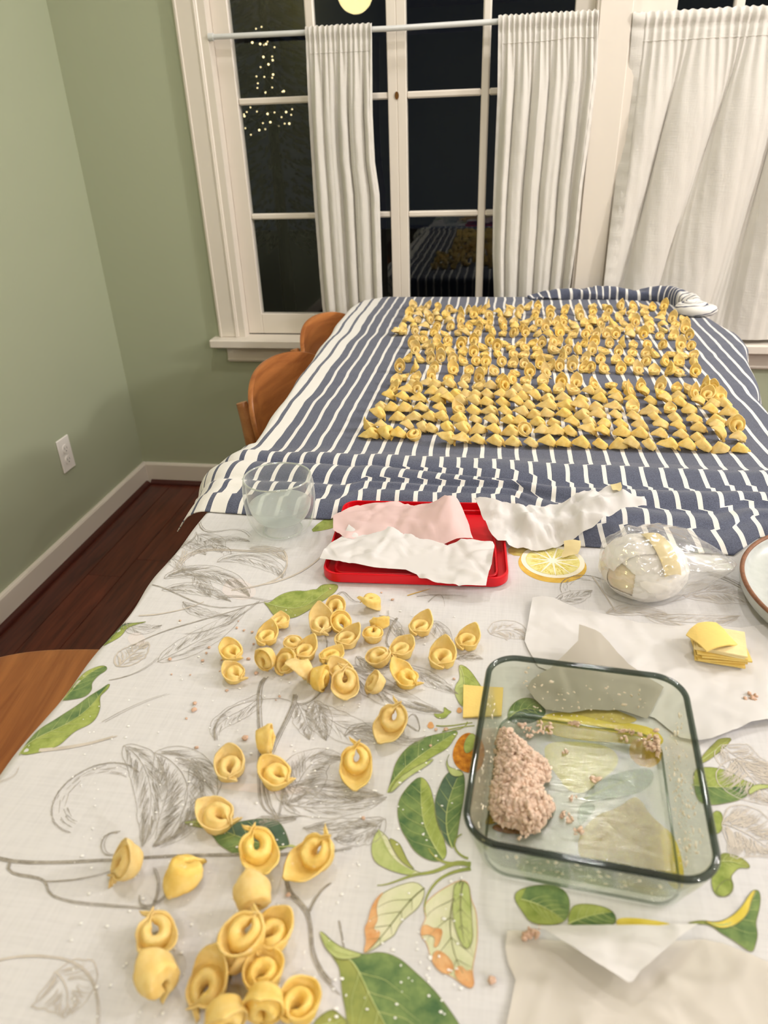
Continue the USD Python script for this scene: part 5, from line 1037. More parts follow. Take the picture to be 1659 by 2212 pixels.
# ------------------------------------------------------------------ red lid with its two sheets of paper
def disp(m, amp, sc_, seed):
    v = np.array(m.vertices); return trimesh.Trimesh(v + np.stack([fbm(v, sc_, 3, seed + k) for k in range(3)], -1) * amp, m.faces, process=False)
lc = np.array([-.0935, .806]); lrz = 3.0
lid = thing('red_lid', 'shallow red plastic storage lid lying upside down under two sheets of paper', 'lid', loc=(lc[0], lc[1], Z0 + .0014), rz=lrz)
hx, hy, R_ = .1135, .097, .020
obj('tray', loft_rr([(hx - .004, hy - .004, R_, 0), (hx - .001, hy - .001, R_, .001), (hx, hy, R_, .003), (hx, hy, R_, .0125), (hx - .0006, hy - .0006, R_, .0138), (hx - .0024, hy - .0024, R_, .0138), (hx - .003, hy - .003, R_ - .002, .0125), (hx - .0034, hy - .0034, R_ - .002, .0035), (hx - .006, hy - .006, R_ - .004, .0026)], 8), MAT['red'], lid, smooth=30)
obj('inner_ridge', loft_rr([(hx - .012, hy - .012, .014, .0024), (hx - .012, hy - .012, .014, .0078), (hx - .0126, hy - .0126, .0134, .0086), (hx - .0144, hy - .0144, .012, .0086), (hx - .015, hy - .015, .0114, .0078), (hx - .015, hy - .015, .0114, .0024)], 8, False, False), MAT['red'], lid, smooth=30)
mk = trimesh.creation.cylinder(.0028, .0012, sections=20); mk.apply_translation([hx - .0185, -hy + .0195, .0033]); obj('white_dot', mk, MAT['outlet'], lid)

def sheet(name, label, outline, heights, mat, seed, cr=14, amp=.004, step=.004, cat='paper', parent=None, thick=.00012, bump=.0015, extra=None, floor=None, label_part=None):
    """a piece of paper: outline in the plane (x, y), heights [(x, y, z above the cloth)], straight creases"""
    p, f, ring_ = patch(outline, step); c = p.mean(0)
    h = np.array(heights, float); z = RBFInterpolator(h[:, :2], h[:, 2], kernel='thin_plate_spline', smoothing=1e-7)(p)
    z = z + crease(p, cr, amp, seed, np.ptp(p, 0).max() * .5) + fbm(p, 60, 3, seed) * bump
    if extra is not None: z = z + extra(p)
    lowest = .0016 if floor is None else floor(p); z = np.where(z < lowest, lowest + .00018 * np.abs(np.sin(p[:, 0] * 90 + p[:, 1] * 70)), z)
    P = np.column_stack([p, cloth_z(p[:, 0], p[:, 1]) + z])
    m = solidify(P, f, thick)
    if parent is None: parent = thing(name, label, cat)
    return parent, obj(name if parent is None else 'sheet', m, mat, parent, smooth=True, label=label_part)
def PX(pts, z): return [tuple(at(px, py, Z0 + zz)[:2]) for (px, py), zz in zip(pts, z if np.ndim(z) else [z] * len(pts))]
def PH(pts): return [(*at(px, py, Z0 + z)[:2], z) for px, py, z in pts]
def lid_floor(p):
    q = p - lc; inside = (np.abs(q[:, 0]) < hx + .004) & (np.abs(q[:, 1]) < hy + .004); return np.where(inside, .0168, .0016)
# back sheet: pinkish, with a peak at its right corner; front flap folded over it
J = dict(ox=680, oy=1030, s=3.77)
def jz(pts): return [(680 + x / 3.77, 1030 + y / 3.77, z) for x, y, z in pts]
back = jz([(150, 330, .022), (230, 290, .024), (350, 250, .026), (480, 215, .030), (620, 200, .032), (720, 200, .032), (800, 215, .028), (900, 225, .026), (1000, 205, .032), (1090, 180, .044), (1145, 128, .062), (1180, 180, .050), (1240, 330, .024), (1270, 440, .020), (1290, 500, .018), (1000, 560, .017), (600, 520, .017), (250, 520, .018), (150, 440, .020)])
pk = thing('parchment_sheet', 'crumpled pinkish-white sheet of parchment draped over the red lid with its front edge folded over', 'paper')
MAT['pink_paper'] = paper('pinkish_parchment', lin(236, 210, 208), .12, .15)
sheet('parchment_sheet', None, PX([b[:2] for b in back], [b[2] for b in back]), PH(back), MAT['pink_paper'], 3, 14, .0035, parent=pk, floor=lid_floor, label_part='pink-tinged back half of the sheet')
front = jz([(290, 335, .030), (360, 345, .031), (520, 370, .030), (700, 420, .029), (850, 450, .028), (960, 475, .028), (1080, 520, .027), (1190, 480, .030), (1290, 478, .030), (1450, 515, .026), (1465, 545, .026), (1440, 720, .024), (1425, 760, .023), (1405, 820, .022), (1395, 885, .0195), (1200, 880, .021), (1000, 845, .021), (850, 800, .021), (740, 750, .021), (600, 735, .022), (480, 730, .022), (330, 710, .023), (180, 695, .023), (40, 670, .021), (70, 600, .022), (130, 530, .023), (230, 450, .026)])
sheet('parchment_sheet', None, PX([b[:2] for b in front], [b[2] for b in front]), PH(front), MAT['parchment'], 4, 18, .0035, parent=pk, floor=lambda p: lid_floor(p) + .003, label_part='white folded-over front half of the sheet')
# crumpled parchment with tape beside the lid
K = lambda pts: [(1000 + x / 2.517, 1030 + y / 2.517, z) for x, y, z in pts]
cr = K([(62, 112, .044), (120, 112, .046), (200, 118, .048), (300, 130, .046), (420, 128, .045), (520, 125, .045), (600, 108, .048), (700, 80, .052), (780, 55, .056), (855, 38, .060), (862, 90, .056), (850, 105, .052), (920, 115, .050), (985, 118, .046), (1000, 155, .044), (920, 170, .042), (860, 185, .040), (790, 240, .030), (700, 290, .022), (600, 330, .016), (520, 355, .012), (400, 385, .010), (330, 372, .012), (250, 350, .018), (190, 340, .020), (140, 270, .026), (95, 180, .036)])
inner = K([(300, 250, .028), (450, 230, .034), (600, 200, .038), (720, 170, .044), (350, 180, .046), (180, 220, .034)])
cp = thing('parchment_scrap', 'crumpled white parchment with bits of masking tape, curling up beside the red lid', 'paper')
sheet('x', None, PX([b[:2] for b in cr], [b[2] for b in cr]), PH(cr + inner), MAT['parchment'], 9, 22, .005, parent=cp, floor=lambda p: lid_floor(p) + .001)
tp = K([(800, 52, .057), (858, 36, .061), (864, 62, .058), (858, 92, .057), (835, 80, .056), (815, 84, .056)])
sheet('x', None, PX([b[:2] for b in tp], [b[2] for b in tp]), [(x, y, z + .002) for x, y, z in PH(tp)], MAT['tape'], 2, 3, .001, .003, parent=cp, label_part='curled end of masking tape on top')
tp = K([(548, 352, .014), (600, 345, .015), (640, 350, .013), (640, 385, .010), (625, 420, .006), (580, 430, .005), (540, 445, .003), (535, 420, .005), (550, 400, .008)])
sheet('x', None, PX([b[:2] for b in tp], [b[2] for b in tp]), PH(tp), MAT['tape'], 6, 3, .001, .003, parent=cp, label_part='loose strip of masking tape at the lower edge')

# ------------------------------------------------------------------ large parchment sheet with the pasta squares
N_ = lambda pts: [(1040 + x / 2.68, 1260 + y / 2.68, z) for x, y, z in pts]
big = N_([(295, 85, .006), (350, 78, .006), (415, 85, .005), (560, 150, .003), (760, 185, .003), (900, 225, .003), (1100, 245, .003), (1300, 240, .003), (1500, 260, .003), (1660, 235, .003), (1900, 230, .003), (1950, 500, .003), (1900, 790, .003), (1650, 795, .008), (1560, 810, .008), (1500, 840, .006), (1330, 905, .007), (1270, 915, .004), (1150, 900, .002), (1000, 780, .002), (700, 700, .002), (560, 560, .003), (330, 480, .003), (270, 380, .003), (250, 330, .003), (275, 200, .004)])
bs = thing('parchment_sheet', 'large thin white sheet of parchment under the pasta squares and the glass dish', 'paper')
def upfold(p): return .010 * np.exp(-(((p[:, 0] - q_[0]) * .8 + (p[:, 1] - q_[1]) * -.25) / .012) ** 2) * np.clip(1 - np.abs(p[:, 1] - q_[1]) / .09, 0, 1)
q_ = at(1590, 1590, Z0)
sheet('x', None, PX([b[:2] for b in big], [b[2] for b in big]), PH(big) + PH(N_([(600, 350, .002), (900, 450, .003), (1300, 600, .002), (1500, 650, .003)])), MAT['parchment'], 12, 16, .0022, .005, parent=bs, bump=.0012, floor=lambda p: np.full(len(p), .0013))
flap = N_([(565, 248, .030), (620, 265, .027), (690, 295, .022), (740, 345, .016), (800, 415, .012), (850, 470, .010), (960, 545, .008), (1055, 605, .005), (1010, 690, .004), (960, 790, .003), (800, 740, .003), (620, 740, .003), (470, 760, .003), (380, 745, .003), (310, 680, .004), (262, 610, .006), (290, 565, .010), (400, 490, .016), (500, 390, .022), (560, 330, .026)])
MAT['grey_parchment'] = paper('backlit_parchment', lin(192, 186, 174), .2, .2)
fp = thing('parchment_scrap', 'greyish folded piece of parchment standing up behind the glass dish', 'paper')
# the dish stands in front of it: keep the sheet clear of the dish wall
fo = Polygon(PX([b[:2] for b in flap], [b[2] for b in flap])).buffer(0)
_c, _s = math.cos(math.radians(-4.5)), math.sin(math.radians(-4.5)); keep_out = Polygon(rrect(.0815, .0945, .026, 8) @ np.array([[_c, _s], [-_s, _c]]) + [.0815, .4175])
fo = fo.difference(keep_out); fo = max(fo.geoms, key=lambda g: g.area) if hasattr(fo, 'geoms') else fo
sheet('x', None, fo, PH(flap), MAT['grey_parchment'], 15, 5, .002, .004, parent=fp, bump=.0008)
tape2 = N_([(275, 612, .001), (360, 605, .001), (430, 640, .001), (420, 740, .001), (380, 750, .001)])
# near scrap at the lower right with a deep V fold
Q_ = lambda pts: [(1060 + x / 2.77, 1900 + y / 2.77, z) for x, y, z in pts]
nr = Q_([(100, 285, .006), (180, 275, .008), (250, 280, .011), (300, 285, .016), (500, 280, .020), (760, 280, .021), (1000, 282, .020), (1140, 275, .020), (1240, 268, .020), (1300, 290, .016), (1400, 350, .010), (1520, 430, .005), (1700, 520, .003), (1900, 620, .003), (1900, 1200, .002), (1000, 1300, .002), (300, 1300, .002), (90, 900, .002), (150, 600, .003), (105, 500, .003), (88, 400, .004)])
np_ = thing('parchment_scrap', 'translucent parchment with a deep V-shaped fold at the near right corner', 'paper')
MAT['near_paper'] = paper('near_parchment', lin(232, 227, 219), .26, .2)
sheet('x', None, PX([b[:2] for b in nr], [b[2] for b in nr]), [(x, y, .003) for x, y, z in PH(nr)], MAT['near_paper'], 18, 8, .002, .004, parent=np_, floor=lambda p: np.full(len(p), .0018), label_part='translucent base of the sheet')
vf = Q_([(240, 283, .010), (500, 279, .013), (760, 279, .014), (1000, 281, .014), (1240, 270, .012), (1120, 360, .016), (1000, 460, .018), (900, 540, .018), (850, 615, .017), (820, 620, .017), (700, 545, .018), (560, 455, .018), (430, 370, .016), (330, 305, .012)])
sheet('x', None, PX([b[:2] for b in vf], [b[2] for b in vf]), PH(vf), MAT['parchment'], 19, 4, .0012, .003, parent=np_, bump=.0008, label_part='white triangular flap folded over, its tip towards the camera')

# ------------------------------------------------------------------ stack of pasta squares, and a single square
def square_sheet(pts, z, t, seed, bend=.0012, curl=None):
    p, f, _ = patch(pts, .004); zz = z + fbm(p, 40, 2, seed) * bend * 2
    if curl is not None: zz = zz + curl(p)
    P = np.column_stack([p, zz]); return solidify(P, f, t)
MAT['sheet_pasta'] = plain('pasta_sheet_dough', lin(230, 200, 112), .6, bump=.1, bscale=400, var=.05, vscale=60)
MAT['sheet_pale'] = plain('floured_pasta_sheet', lin(232, 214, 160), .7, bump=.15, bscale=300, var=.08, vscale=90)
st_c = at(1548, 1405, Z0 + .006); zb = Z0 + .0042
sq = np.array([(-.0235, -.019), (.0235, -.021), (.0245, .020), (-.022, .021)])
for k in range(7):
    a = math.radians(r7.normal(-4, 4)); Rk = np.array([[math.cos(a), -math.sin(a)], [math.sin(a), math.cos(a)]])
    o = thing('pasta_square', f'floured square of fresh pasta sheet, {ORD[k]} from the bottom of the stack on the parchment', 'pasta sheet', 'stack of pasta squares')
    obj('dough_sheet', square_sheet(sq @ Rk.T + st_c[:2] + r7.normal(0, .0012, 2), zb + .0022 * (k + 1), .0019, 200 + k, .0003), MAT['sheet_pale'] if k > 4 else MAT['sheet_pasta'], o, smooth=25)
tpz = PH(N_([(1185, 290, .022), (1205, 268, .022), (1250, 245, .022), (1355, 240, .022), (1400, 268, .022), (1425, 295, .022), (1490, 345, .022), (1400, 375, .022), (1300, 405, .022), (1245, 345, .022)]))
tpo = np.array([t[:2] for t in tpz]); o = thing('pasta_square', 'bright yellow curved square of pasta lying askew on top of the stack', 'pasta sheet', 'stack of pasta squares')
cc = tpo.mean(0); obj('dough_sheet', square_sheet(tpo, zb + .0022 * 8 + .0006, .0016, 300, .0003, lambda p: .004 * np.exp(-((p[:, 0] - cc[0]) / .016) ** 2) - .004 * np.clip((np.abs(p[:, 0] - cc[0]) - .014) / .014, 0, 1)), MAT['sheet_pasta'], o, smooth=40)
sg = X([(1001, 1484), (1046, 1488), (1087, 1490), (1083, 1550), (1040, 1552), (1000, 1554)]); o = thing('pasta_square', 'single flat pasta square lying half behind the left corner of the glass dish', 'pasta sheet')
obj('dough_sheet', square_sheet(sg, Z0 + .0036, .0016, 310, .0003), MAT['sheet_pasta'], o, smooth=40)
# ------------------------------------------------------------------ glass dish with the filling
DC, DRZ, DH = np.array([.0815, .4175]), -4.5, .057
dish = thing('glass_dish', 'rectangular clear glass baking dish holding the remains of minced meat', 'glass dish', loc=(DC[0], DC[1], Z0 + .0028), rz=DRZ)
hx, hy = .0860, .1015; bx_, by_ = .0735, .0850
outer = [(bx_ - .012, by_ - .012, .014, .0006), (bx_ - .005, by_ - .005, .020, .0002), (bx_ - .001, by_ - .001, .022, .0022), (bx_ + .001, by_ + .001, .023, .0060), (bx_ + .0035, by_ + .004, .024, .016), (hx - .0035, hy - .004, .026, .040), (hx - .001, hy - .001, .027, DH - .004)]
inner = [(hx - .0045, hy - .0045, .0235, DH - .004), (hx - .007, hy - .0075, .0225, .040), (bx_, by_, .0205, .016), (bx_ - .003, by_ - .0035, .019, .0085), (bx_ - .006, by_ - .006, .017, .0055), (bx_ - .012, by_ - .012, .012, .0040)]
obj('bowl', loft_rr(outer + inner, 10), MAT['dish'], dish, smooth=40)
rc = rrect(hx - .0026, hy - .0026, .0255, 14); rm = tube(np.column_stack([rc, np.full(len(rc), DH - .002)]), .0027, 12, True)
obj('rim', rm, MAT['rim'], dish, smooth=True, label='thick dark green-grey glass rim')
foot = rrect(bx_ - .0035, by_ - .0035, .020, 12); obj('foot_ring', tube(np.column_stack([foot, np.full(len(foot), .0012)]), .0011, 8, True), MAT['foot'], dish, smooth=True)
ca, sa = math.cos(math.radians(DRZ)), math.sin(math.radians(DRZ)); RD = np.array([[ca, -sa], [sa, ca]])
def to_dish(p): return (np.asarray(p)[..., :2] - DC) @ RD
def from_dish(q): return np.asarray(q) @ RD.T + DC
ZF = Z0 + .0028 + .0046
re_ = np.random.default_rng(44)
ico1 = trimesh.creation.icosphere(1, 1.0)
def crumb(s, seed, n=1):
    m = trimesh.creation.icosphere(n, 1.0); r = np.random.default_rng(seed); v = m.vertices * (1 + (fbm(m.vertices + seed, 1.6, 3, seed) * 1.3)[:, None]); v = v * r.uniform(.6, 1.3, 3) * s; return trimesh.Trimesh(v, m.faces, process=False)
CR = [crumb(1.0, k) for k in range(10)]
# heap along the left wall: outline in pixels at the dish floor
heap = np.array([at(960 + x / 2.592, 1440 + y / 2.592, ZF + .008)[:2] for x, y in ((270, 330), (330, 325), (400, 360), (440, 400), (480, 440), (520, 480), (580, 510), (610, 570), (560, 620), (540, 680), (600, 720), (615, 770), (560, 840), (520, 900), (450, 900), (400, 870), (320, 850), (240, 780), (225, 700), (230, 560), (240, 440))])
hp = Polygon(chaikin(heap, 2)).buffer(0)
lim_in = Polygon(from_dish(rrect(bx_ - .004, by_ - .005, .017, 8)))
hp = hp.intersection(lim_in)
parts = []
p, f, _ = patch(hp, .0028); dist = shapely.distance(shapely.points(p), hp.exterior)
zz = .017 * (1 - np.exp(-dist / .008)) + (fbm(p, 130, 4, 5) * .012 + fbm(p, 420, 3, 6) * .006) * np.clip(dist / .004, 0, 1)
parts.append(solidify(np.column_stack([p, ZF + .0005 + np.maximum(zz, 0)]), f, .0006))
def heap_z(x, y): return .017 * (1 - math.exp(-hp.exterior.distance(Point(x, y)) / .008)) if hp.contains(Point(x, y)) else 0
x0, y0, x1, y1 = hp.bounds; cnt = 0
while cnt < 1250:
    x, y = re_.uniform(x0, x1), re_.uniform(y0, y1)
    if not hp.contains(Point(x, y)): continue
    s = re_.uniform(.0010, .0032); m = CR[int(re_.integers(10))]; R = trimesh.transformations.random_rotation_matrix(re_.random(3))[:3, :3]
    v = (m.vertices * [1.3, .85, .85]) @ R.T * s + [x, y, ZF + heap_z(x, y) + re_.uniform(-.0008, .0026)]; parts.append(trimesh.Trimesh(v, m.faces, process=False)); cnt += 1
mt = thing('meat_filling', 'heap of pinkish-brown shredded minced meat along the left wall of the glass dish', 'minced meat', kind='stuff')
obj('mince', parts, MAT['meat'], mt, smooth=True, kind='stuff')
# small clumps elsewhere on the floor of the dish and smears sticking to its walls
def clump(label, pts, n, s0, s1, spread, z=ZF, up=.002):
    parts = []
    for k in range(n):
        px, py = pts[int(re_.integers(len(pts)))]; c = at(px, py, z)[:2] + re_.normal(0, spread, 2)
        q = to_dish(c); q = np.clip(q, [-bx_ + .008, -by_ + .008], [bx_ - .008, by_ - .008]); c = from_dish(q)
        s = re_.uniform(s0, s1); m = CR[int(re_.integers(10))]; R = trimesh.transformations.random_rotation_matrix(re_.random(3))[:3, :3]
        parts.append(trimesh.Trimesh((m.vertices * [1.4, .8, .8]) @ R.T * s + [c[0], c[1], z + s * .5 + re_.uniform(0, up)], m.faces, process=False))
    return obj('meat_clump', parts, MAT['meat'], smooth=True, label=label, cat='minced meat', group='leftover clumps of minced meat in the dish', kind=None)
I2 = lambda pts: [(960 + x / 2.592, 1440 + y / 2.592) for x, y in pts]
clump('loose clump of minced meat near the far right corner of the glass dish', I2([(1120, 420), (1160, 450), (1210, 440), (1240, 470), (1190, 480), (1140, 470), (1220, 420)]), 80, .001, .0022, .003, ZF + .001, .006)
clump('stray clump of minced meat against the far wall of the glass dish', I2([(720, 290), (745, 300), (700, 300)]), 14, .0008, .0018, .002)
clump('string of minced meat below the far right edge inside the glass dish', I2([(990, 370), (1030, 360), (1055, 370), (1020, 410)]), 22, .0008, .0017, .0025)
clump('small clump of minced meat beside the top of the heap in the glass dish', I2([(460, 360), (480, 390), (430, 340)]), 20, .0009, .002, .002)
clump('pale bits of minced meat next to the heap, near the far left of the dish', I2([(530, 330), (570, 360), (600, 350), (540, 380)]), 26, .0008, .0018, .003)
clump('single crumb of minced meat in the middle of the glass dish', I2([(835, 655), (840, 640)]), 7, .0012, .0024, .0012)
clump('two crumbs of minced meat between the heap and the yellow print in the dish', I2([(715, 740), (670, 485), (675, 480)]), 9, .001, .002, .0012)
clump('crumbs of minced meat at the near foot of the heap in the dish', I2([(440, 965), (545, 945), (750, 940), (670, 840), (650, 820), (700, 850)]), 22, .001, .002, .002)
# smears on the inner walls: small flakes lying on the glass
def wall_pt(side, t, h):
    """a point just inside the wall: side 0 right, 1 left, 2 far, 3 near; t along it (-1..1); h height fraction"""
    z = .008 + h * (DH - .016); k = np.interp(z, [.0085, .016, .040, DH - .004], [0, 1, 2, 3]); wx = np.interp(k, [0, 1, 2, 3], [bx_ - .003, bx_, hx - .007, hx - .0045]); wy = np.interp(k, [0, 1, 2, 3], [by_ - .0035, by_, hy - .0075, hy - .0045])
    return np.array({0: (wx, t * (wy - .024)), 1: (-wx, t * (wy - .024)), 2: (t * (wx - .022), wy), 3: (t * (wx - .022), -wy)}[side] + (z,))
fl = []
for side, n in ((0, 190), (1, 60), (2, 60), (3, 50)):
    for k in range(n):
        t = re_.uniform(-1, 1); h = re_.beta(1.3, 1.8); c = wall_pt(side, t, h); s = re_.uniform(.0005, .0018) * (1.3 if re_.random() < .12 else .8); m = CR[int(re_.integers(10))]
        R = trimesh.transformations.random_rotation_matrix(re_.random(3))[:3, :3]; v = (m.vertices * [1.3, .8, .7]) @ R.T * s
        if side in (0, 1): v[:, 0] *= .35
        else: v[:, 1] *= .35
        q = v + c; xy = from_dish(q[:, :2]); fl.append(trimesh.Trimesh(np.column_stack([xy, q[:, 2] + Z0 + .0028]), m.faces, process=False))
MAT['smear'] = plain('pale_meat_smear', lin(240, 228, 208), .6)
sm = obj('meat_smears', fl, MAT['smear'], smooth=True, label='pale flecks of minced meat stuck to the inner walls of the glass dish', cat='minced meat', kind='stuff')
# greasy film on the floor of the dish
gn = {'g': ('geometry', {}), 'mp': ('mapping', dict(scale=(90, 260, 90), rotation=(0, 0, .5))), 'n': ('noise_texture', dict(scale=1.0, detail=5, distortion=1.5)), 'b': ('bump', dict(strength=.65, distance=.0018)), 't': ('transparent_bsdf', dict(color=(.96, .96, .935))), 'gl': ('glossy_bsdf', dict(color=(1, 1, .98), roughness=.11)), 'm': ('mix_closure', {})}; gl_ = []
gfac = facing_fac(gn, gl_, .045, .7)
MAT['grease'] = M('grease_film', gn, gl_ + [('g.position', 'mp.vector'), ('mp.vector', 'n.vector'), ('n.fac', 'b.height'), ('b.normal', 'gl.normal'), (gfac, 'm.fac'), ('t.BSDF', 'm.closure1'), ('gl.BSDF', 'm.closure2')], 'm.closure')
gp, gf, _ = patch(Polygon(rrect(bx_ - .009, by_ - .010, .014, 6)), .006); gz_ = .0045 + .0002 * (fbm(gp, 200, 2, 3) + .5); obj('grease_film', trimesh.Trimesh(np.column_stack([gp, gz_]), gf, process=False), MAT['grease'], dish, smooth=True)

# ------------------------------------------------------------------ double-walled glass of cloudy water
gc = at(600, 1090, Z0 + .042)[:2]; gc = np.array([-.2855, .825])
gl = thing('water_glass', 'double-walled glass tumbler half full of cloudy water in front of the towel', 'glass', loc=(gc[0], gc[1], Z0 + .0024))
def prof(p, n=40): return spline(np.array(p, float), n)
outp = prof([(.0001, .0006), (.020, .0002), (.0310, .002), (.0385, .0085), (.0450, .022), (.0478, .040), (.0485, .055), (.0478, .070), (.0455, .0815)], 40)
inp = prof([(.0455, .0815), (.0440, .0815), (.0436, .074), (.0440, .060), (.0430, .045), (.0385, .029), (.0290, .0175), (.014, .0130), (.0001, .0125)], 40)
obj('outer_wall', lathe(outp, 72), MAT['cup'], gl, smooth=True); obj('inner_wall', lathe(inp[::-1], 72), MAT['cup'], gl, smooth=True)
a = np.linspace(0, 2 * math.pi, 73)[:-1]; obj('rim', tube(np.column_stack([.0448 * np.cos(a), .0448 * np.sin(a), np.full(72, .0816)]), .0011, 10, True), MAT['cup_rim'], gl, smooth=True)
foot_a = np.column_stack([.027 * np.cos(a), .027 * np.sin(a), np.full(72, .0018)]); obj('base_ring', tube(foot_a, .0009, 8, True), MAT['cup_rim'], gl, smooth=True)
wl = .0415; ip = inp[::-1]; wp_ = [(max(r - .0004, .0001), z + .0004) for r, z in ip if z < wl - .001]; rw = np.interp(wl, ip[:, 1], ip[:, 0]) - .0004
w_ = lathe(wp_ + [(rw, wl), (rw - .002, wl - .0004), (.0001, wl - .0004)], 72); obj('water', w_, MAT['water'], gl, smooth=35, label='cloudy pale water')

# ------------------------------------------------------------------ dough ball in paper and a clear plastic bag
dc = at(1392, 1228, Z0 + .03)[:2]
MAT['dough'] = plain('wrapped_dough', lin(232, 214, 184), .6, subsurface_weight=.1, subsurface_scale=.004, var=.06, vscale=40)
def blob(c, rx, ry, rz, seed, amp, n=5, sc_=18, rz0=0.0, flat=.72):
    m = trimesh.creation.icosphere(n, 1.0); v = m.vertices * [rx, ry, rz]; v = v * (1 + (fbm(m.vertices, sc_ / 10, 4, seed) * amp)[:, None])
    lo = -rz * flat; v[:, 2] = np.where(v[:, 2] < lo, lo + (v[:, 2] - lo) * .04, v[:, 2]); v[:, 2] -= v[:, 2].min()
    return v + [c[0], c[1], rz0], m.faces
db = thing('dough_ball', 'paper-wrapped ball of dough with a strip of masking tape, inside the plastic bag', 'dough')
v, f = blob(dc, .0475, .043, .036, 5, .10, 5, 14, Z0 + .0046); md = trimesh.Trimesh(v, f, process=False); obj('dough', md, MAT['dough'], db, smooth=True)
# wrapping: paper patches hugging the ball, with a triangular gap showing the dough
def wrap_patch(test, off, seed):
    nrm = meshkit.arrays(md, True)[2]; c = md.vertices[md.faces].mean(1); ctr = np.array([dc[0], dc[1], Z0 + .028]); d = c - ctr; d /= np.linalg.norm(d, axis=1, keepdims=True)
    keep = test(d); fs = md.faces[keep]; uq, inv = np.unique(fs, return_inverse=True); vv = md.vertices[uq] + nrm[uq] * (off + np.abs(fbm(md.vertices[uq], 55, 3, seed)) * .006)[:, None]
    return solidify(vv, inv.reshape(-1, 3), .0003)
wr = wrap_patch(lambda d: ~((np.abs(np.arctan2(d[:, 0] + .22, -d[:, 1]) + .62) < .42) & (d[:, 2] > -.25) & (d[:, 2] < .62 - .5 * (d[:, 0] + .9))), .0010, 3)
obj('paper_wrap', wr, MAT['wrap'], db, smooth=True, label='white paper folded round the dough')
wr2 = wrap_patch(lambda d: (d[:, 2] > .25) & (d[:, 0] < .3 + .4 * d[:, 1]) & (d[:, 1] > -.55), .0026, 8); obj('paper_wrap', wr2, MAT['wrap'], db, smooth=True)
def tape_strip():
    a, b = at(1400, 1172, Z0 + .06)[:2], at(1440, 1226, Z0 + .05)[:2]; t = (b - a) / np.linalg.norm(b - a); nn = np.array([-t[1], t[0]]); L = np.linalg.norm(b - a) + .008
    ctr = np.array([dc[0], dc[1], Z0 + .030]); P = np.zeros((26, 9, 3)); ray_ = trimesh.proximity.ProximityQuery(md)
    for i in range(26):
        for j in range(9):
            q = a + t * L * i / 25 + nn * (j - 4) / 4 * .0095; d0 = (q - dc) / np.array([.0475, .043]); r2 = min(.98, d0 @ d0)
            P[i, j] = (q[0], q[1], Z0 + .0046 + .027 + .036 * math.sqrt(1 - r2))
    cl_, dd, _ = ray_.on_surface(P.reshape(-1, 3)); n_ = P.reshape(-1, 3) - ctr; n_ /= np.linalg.norm(n_, axis=1, keepdims=True)
    t_ = trimesh.Trimesh(cl_ + n_ * .0062, quads(26, 9), process=False)
    if (t_.face_normals * n_[t_.faces[:, 0]]).sum() < 0: t_.faces = t_.faces[:, ::-1]
    return solidify(t_.vertices, t_.faces, .0004)
obj('tape_strip', tape_strip(), MAT['tape'], db, smooth=True, label='strip of yellowish masking tape')
bg = thing('plastic_bag', 'clear crinkled plastic bag around the wrapped dough ball, its loose end trailing to the right', 'bag')
m = trimesh.creation.icosphere(6, 1.0); d = m.vertices
loose = np.clip((d @ np.array([.80, .55, .15])) - .25, 0, 1)
rad = np.column_stack([.055 + .075 * loose ** 1.1, .050 + .050 * loose, .044 + .006 * loose]); v = d * rad
v[:, 2] = np.where(v[:, 2] < -.030, -.030 + (v[:, 2] + .030) * .03, v[:, 2])
r_ = np.random.default_rng(77); wz = np.zeros(len(d))
for k in range(34):
    ax = r_.normal(size=3); ax /= np.linalg.norm(ax); wz += r_.uniform(-1, 1) * np.maximum(0, 1 - np.abs(d @ ax - r_.uniform(-.9, .9)) / r_.uniform(.10, .40)) * .0056
nz = (.4 + 1.4 * loose); v = v + d * (np.maximum(wz, -.004) * nz + fbm(d, 2.5, 3, 9) * .010)[:, None]; v[:, 2] = np.maximum(v[:, 2], -.031) ; v[:, 2] -= v[:, 2].min(); v[:, 2] *= np.where(loose > 0, 1 - .25 * loose, 1)
obj('film', trimesh.Trimesh(v + [dc[0] + .004, dc[1] + .004, Z0 + .0022], m.faces, process=False), MAT['bag'], bg, smooth=28)

# ------------------------------------------------------------------ stoneware plate at the right edge
pe = at(1597, 1205, Z0 + .022)[:2]; pr = .1445; pc = np.array([.4296, .7155])
pl_ = thing('stoneware_plate', 'pale grey stoneware plate with a bare brown rim at the right edge', 'plate', loc=(pc[0], pc[1], Z0 + .0022))
body = lathe(prof([(.0001, .004), (.06, .0036), (.105, .0042), (.122, .0070), (.1335, .0135), (pr - .006, .0215)], 30).tolist()[::1] + [(pr - .0045, .0232)], 96)
body2 = lathe(prof([(pr, .0228), (pr - .0005, .016), (pr - .004, .0085), (.128, .0022), (.108, .0002), (.06, .0), (.0001, .0)], 30), 96)
obj('dish_surface', [body, trimesh.Trimesh(body2.vertices, body2.faces, process=False)], MAT['stone'], pl_, smooth=True)
aa = np.linspace(0, 2 * math.pi, 97)[:-1]; obj('rim', tube(np.column_stack([(pr - .0024) * np.cos(aa), (pr - .0024) * np.sin(aa), np.full(96, .0232)]), .0026, 10, True), MAT['stone_rim'], pl_, smooth=True, label='unglazed brown rim')

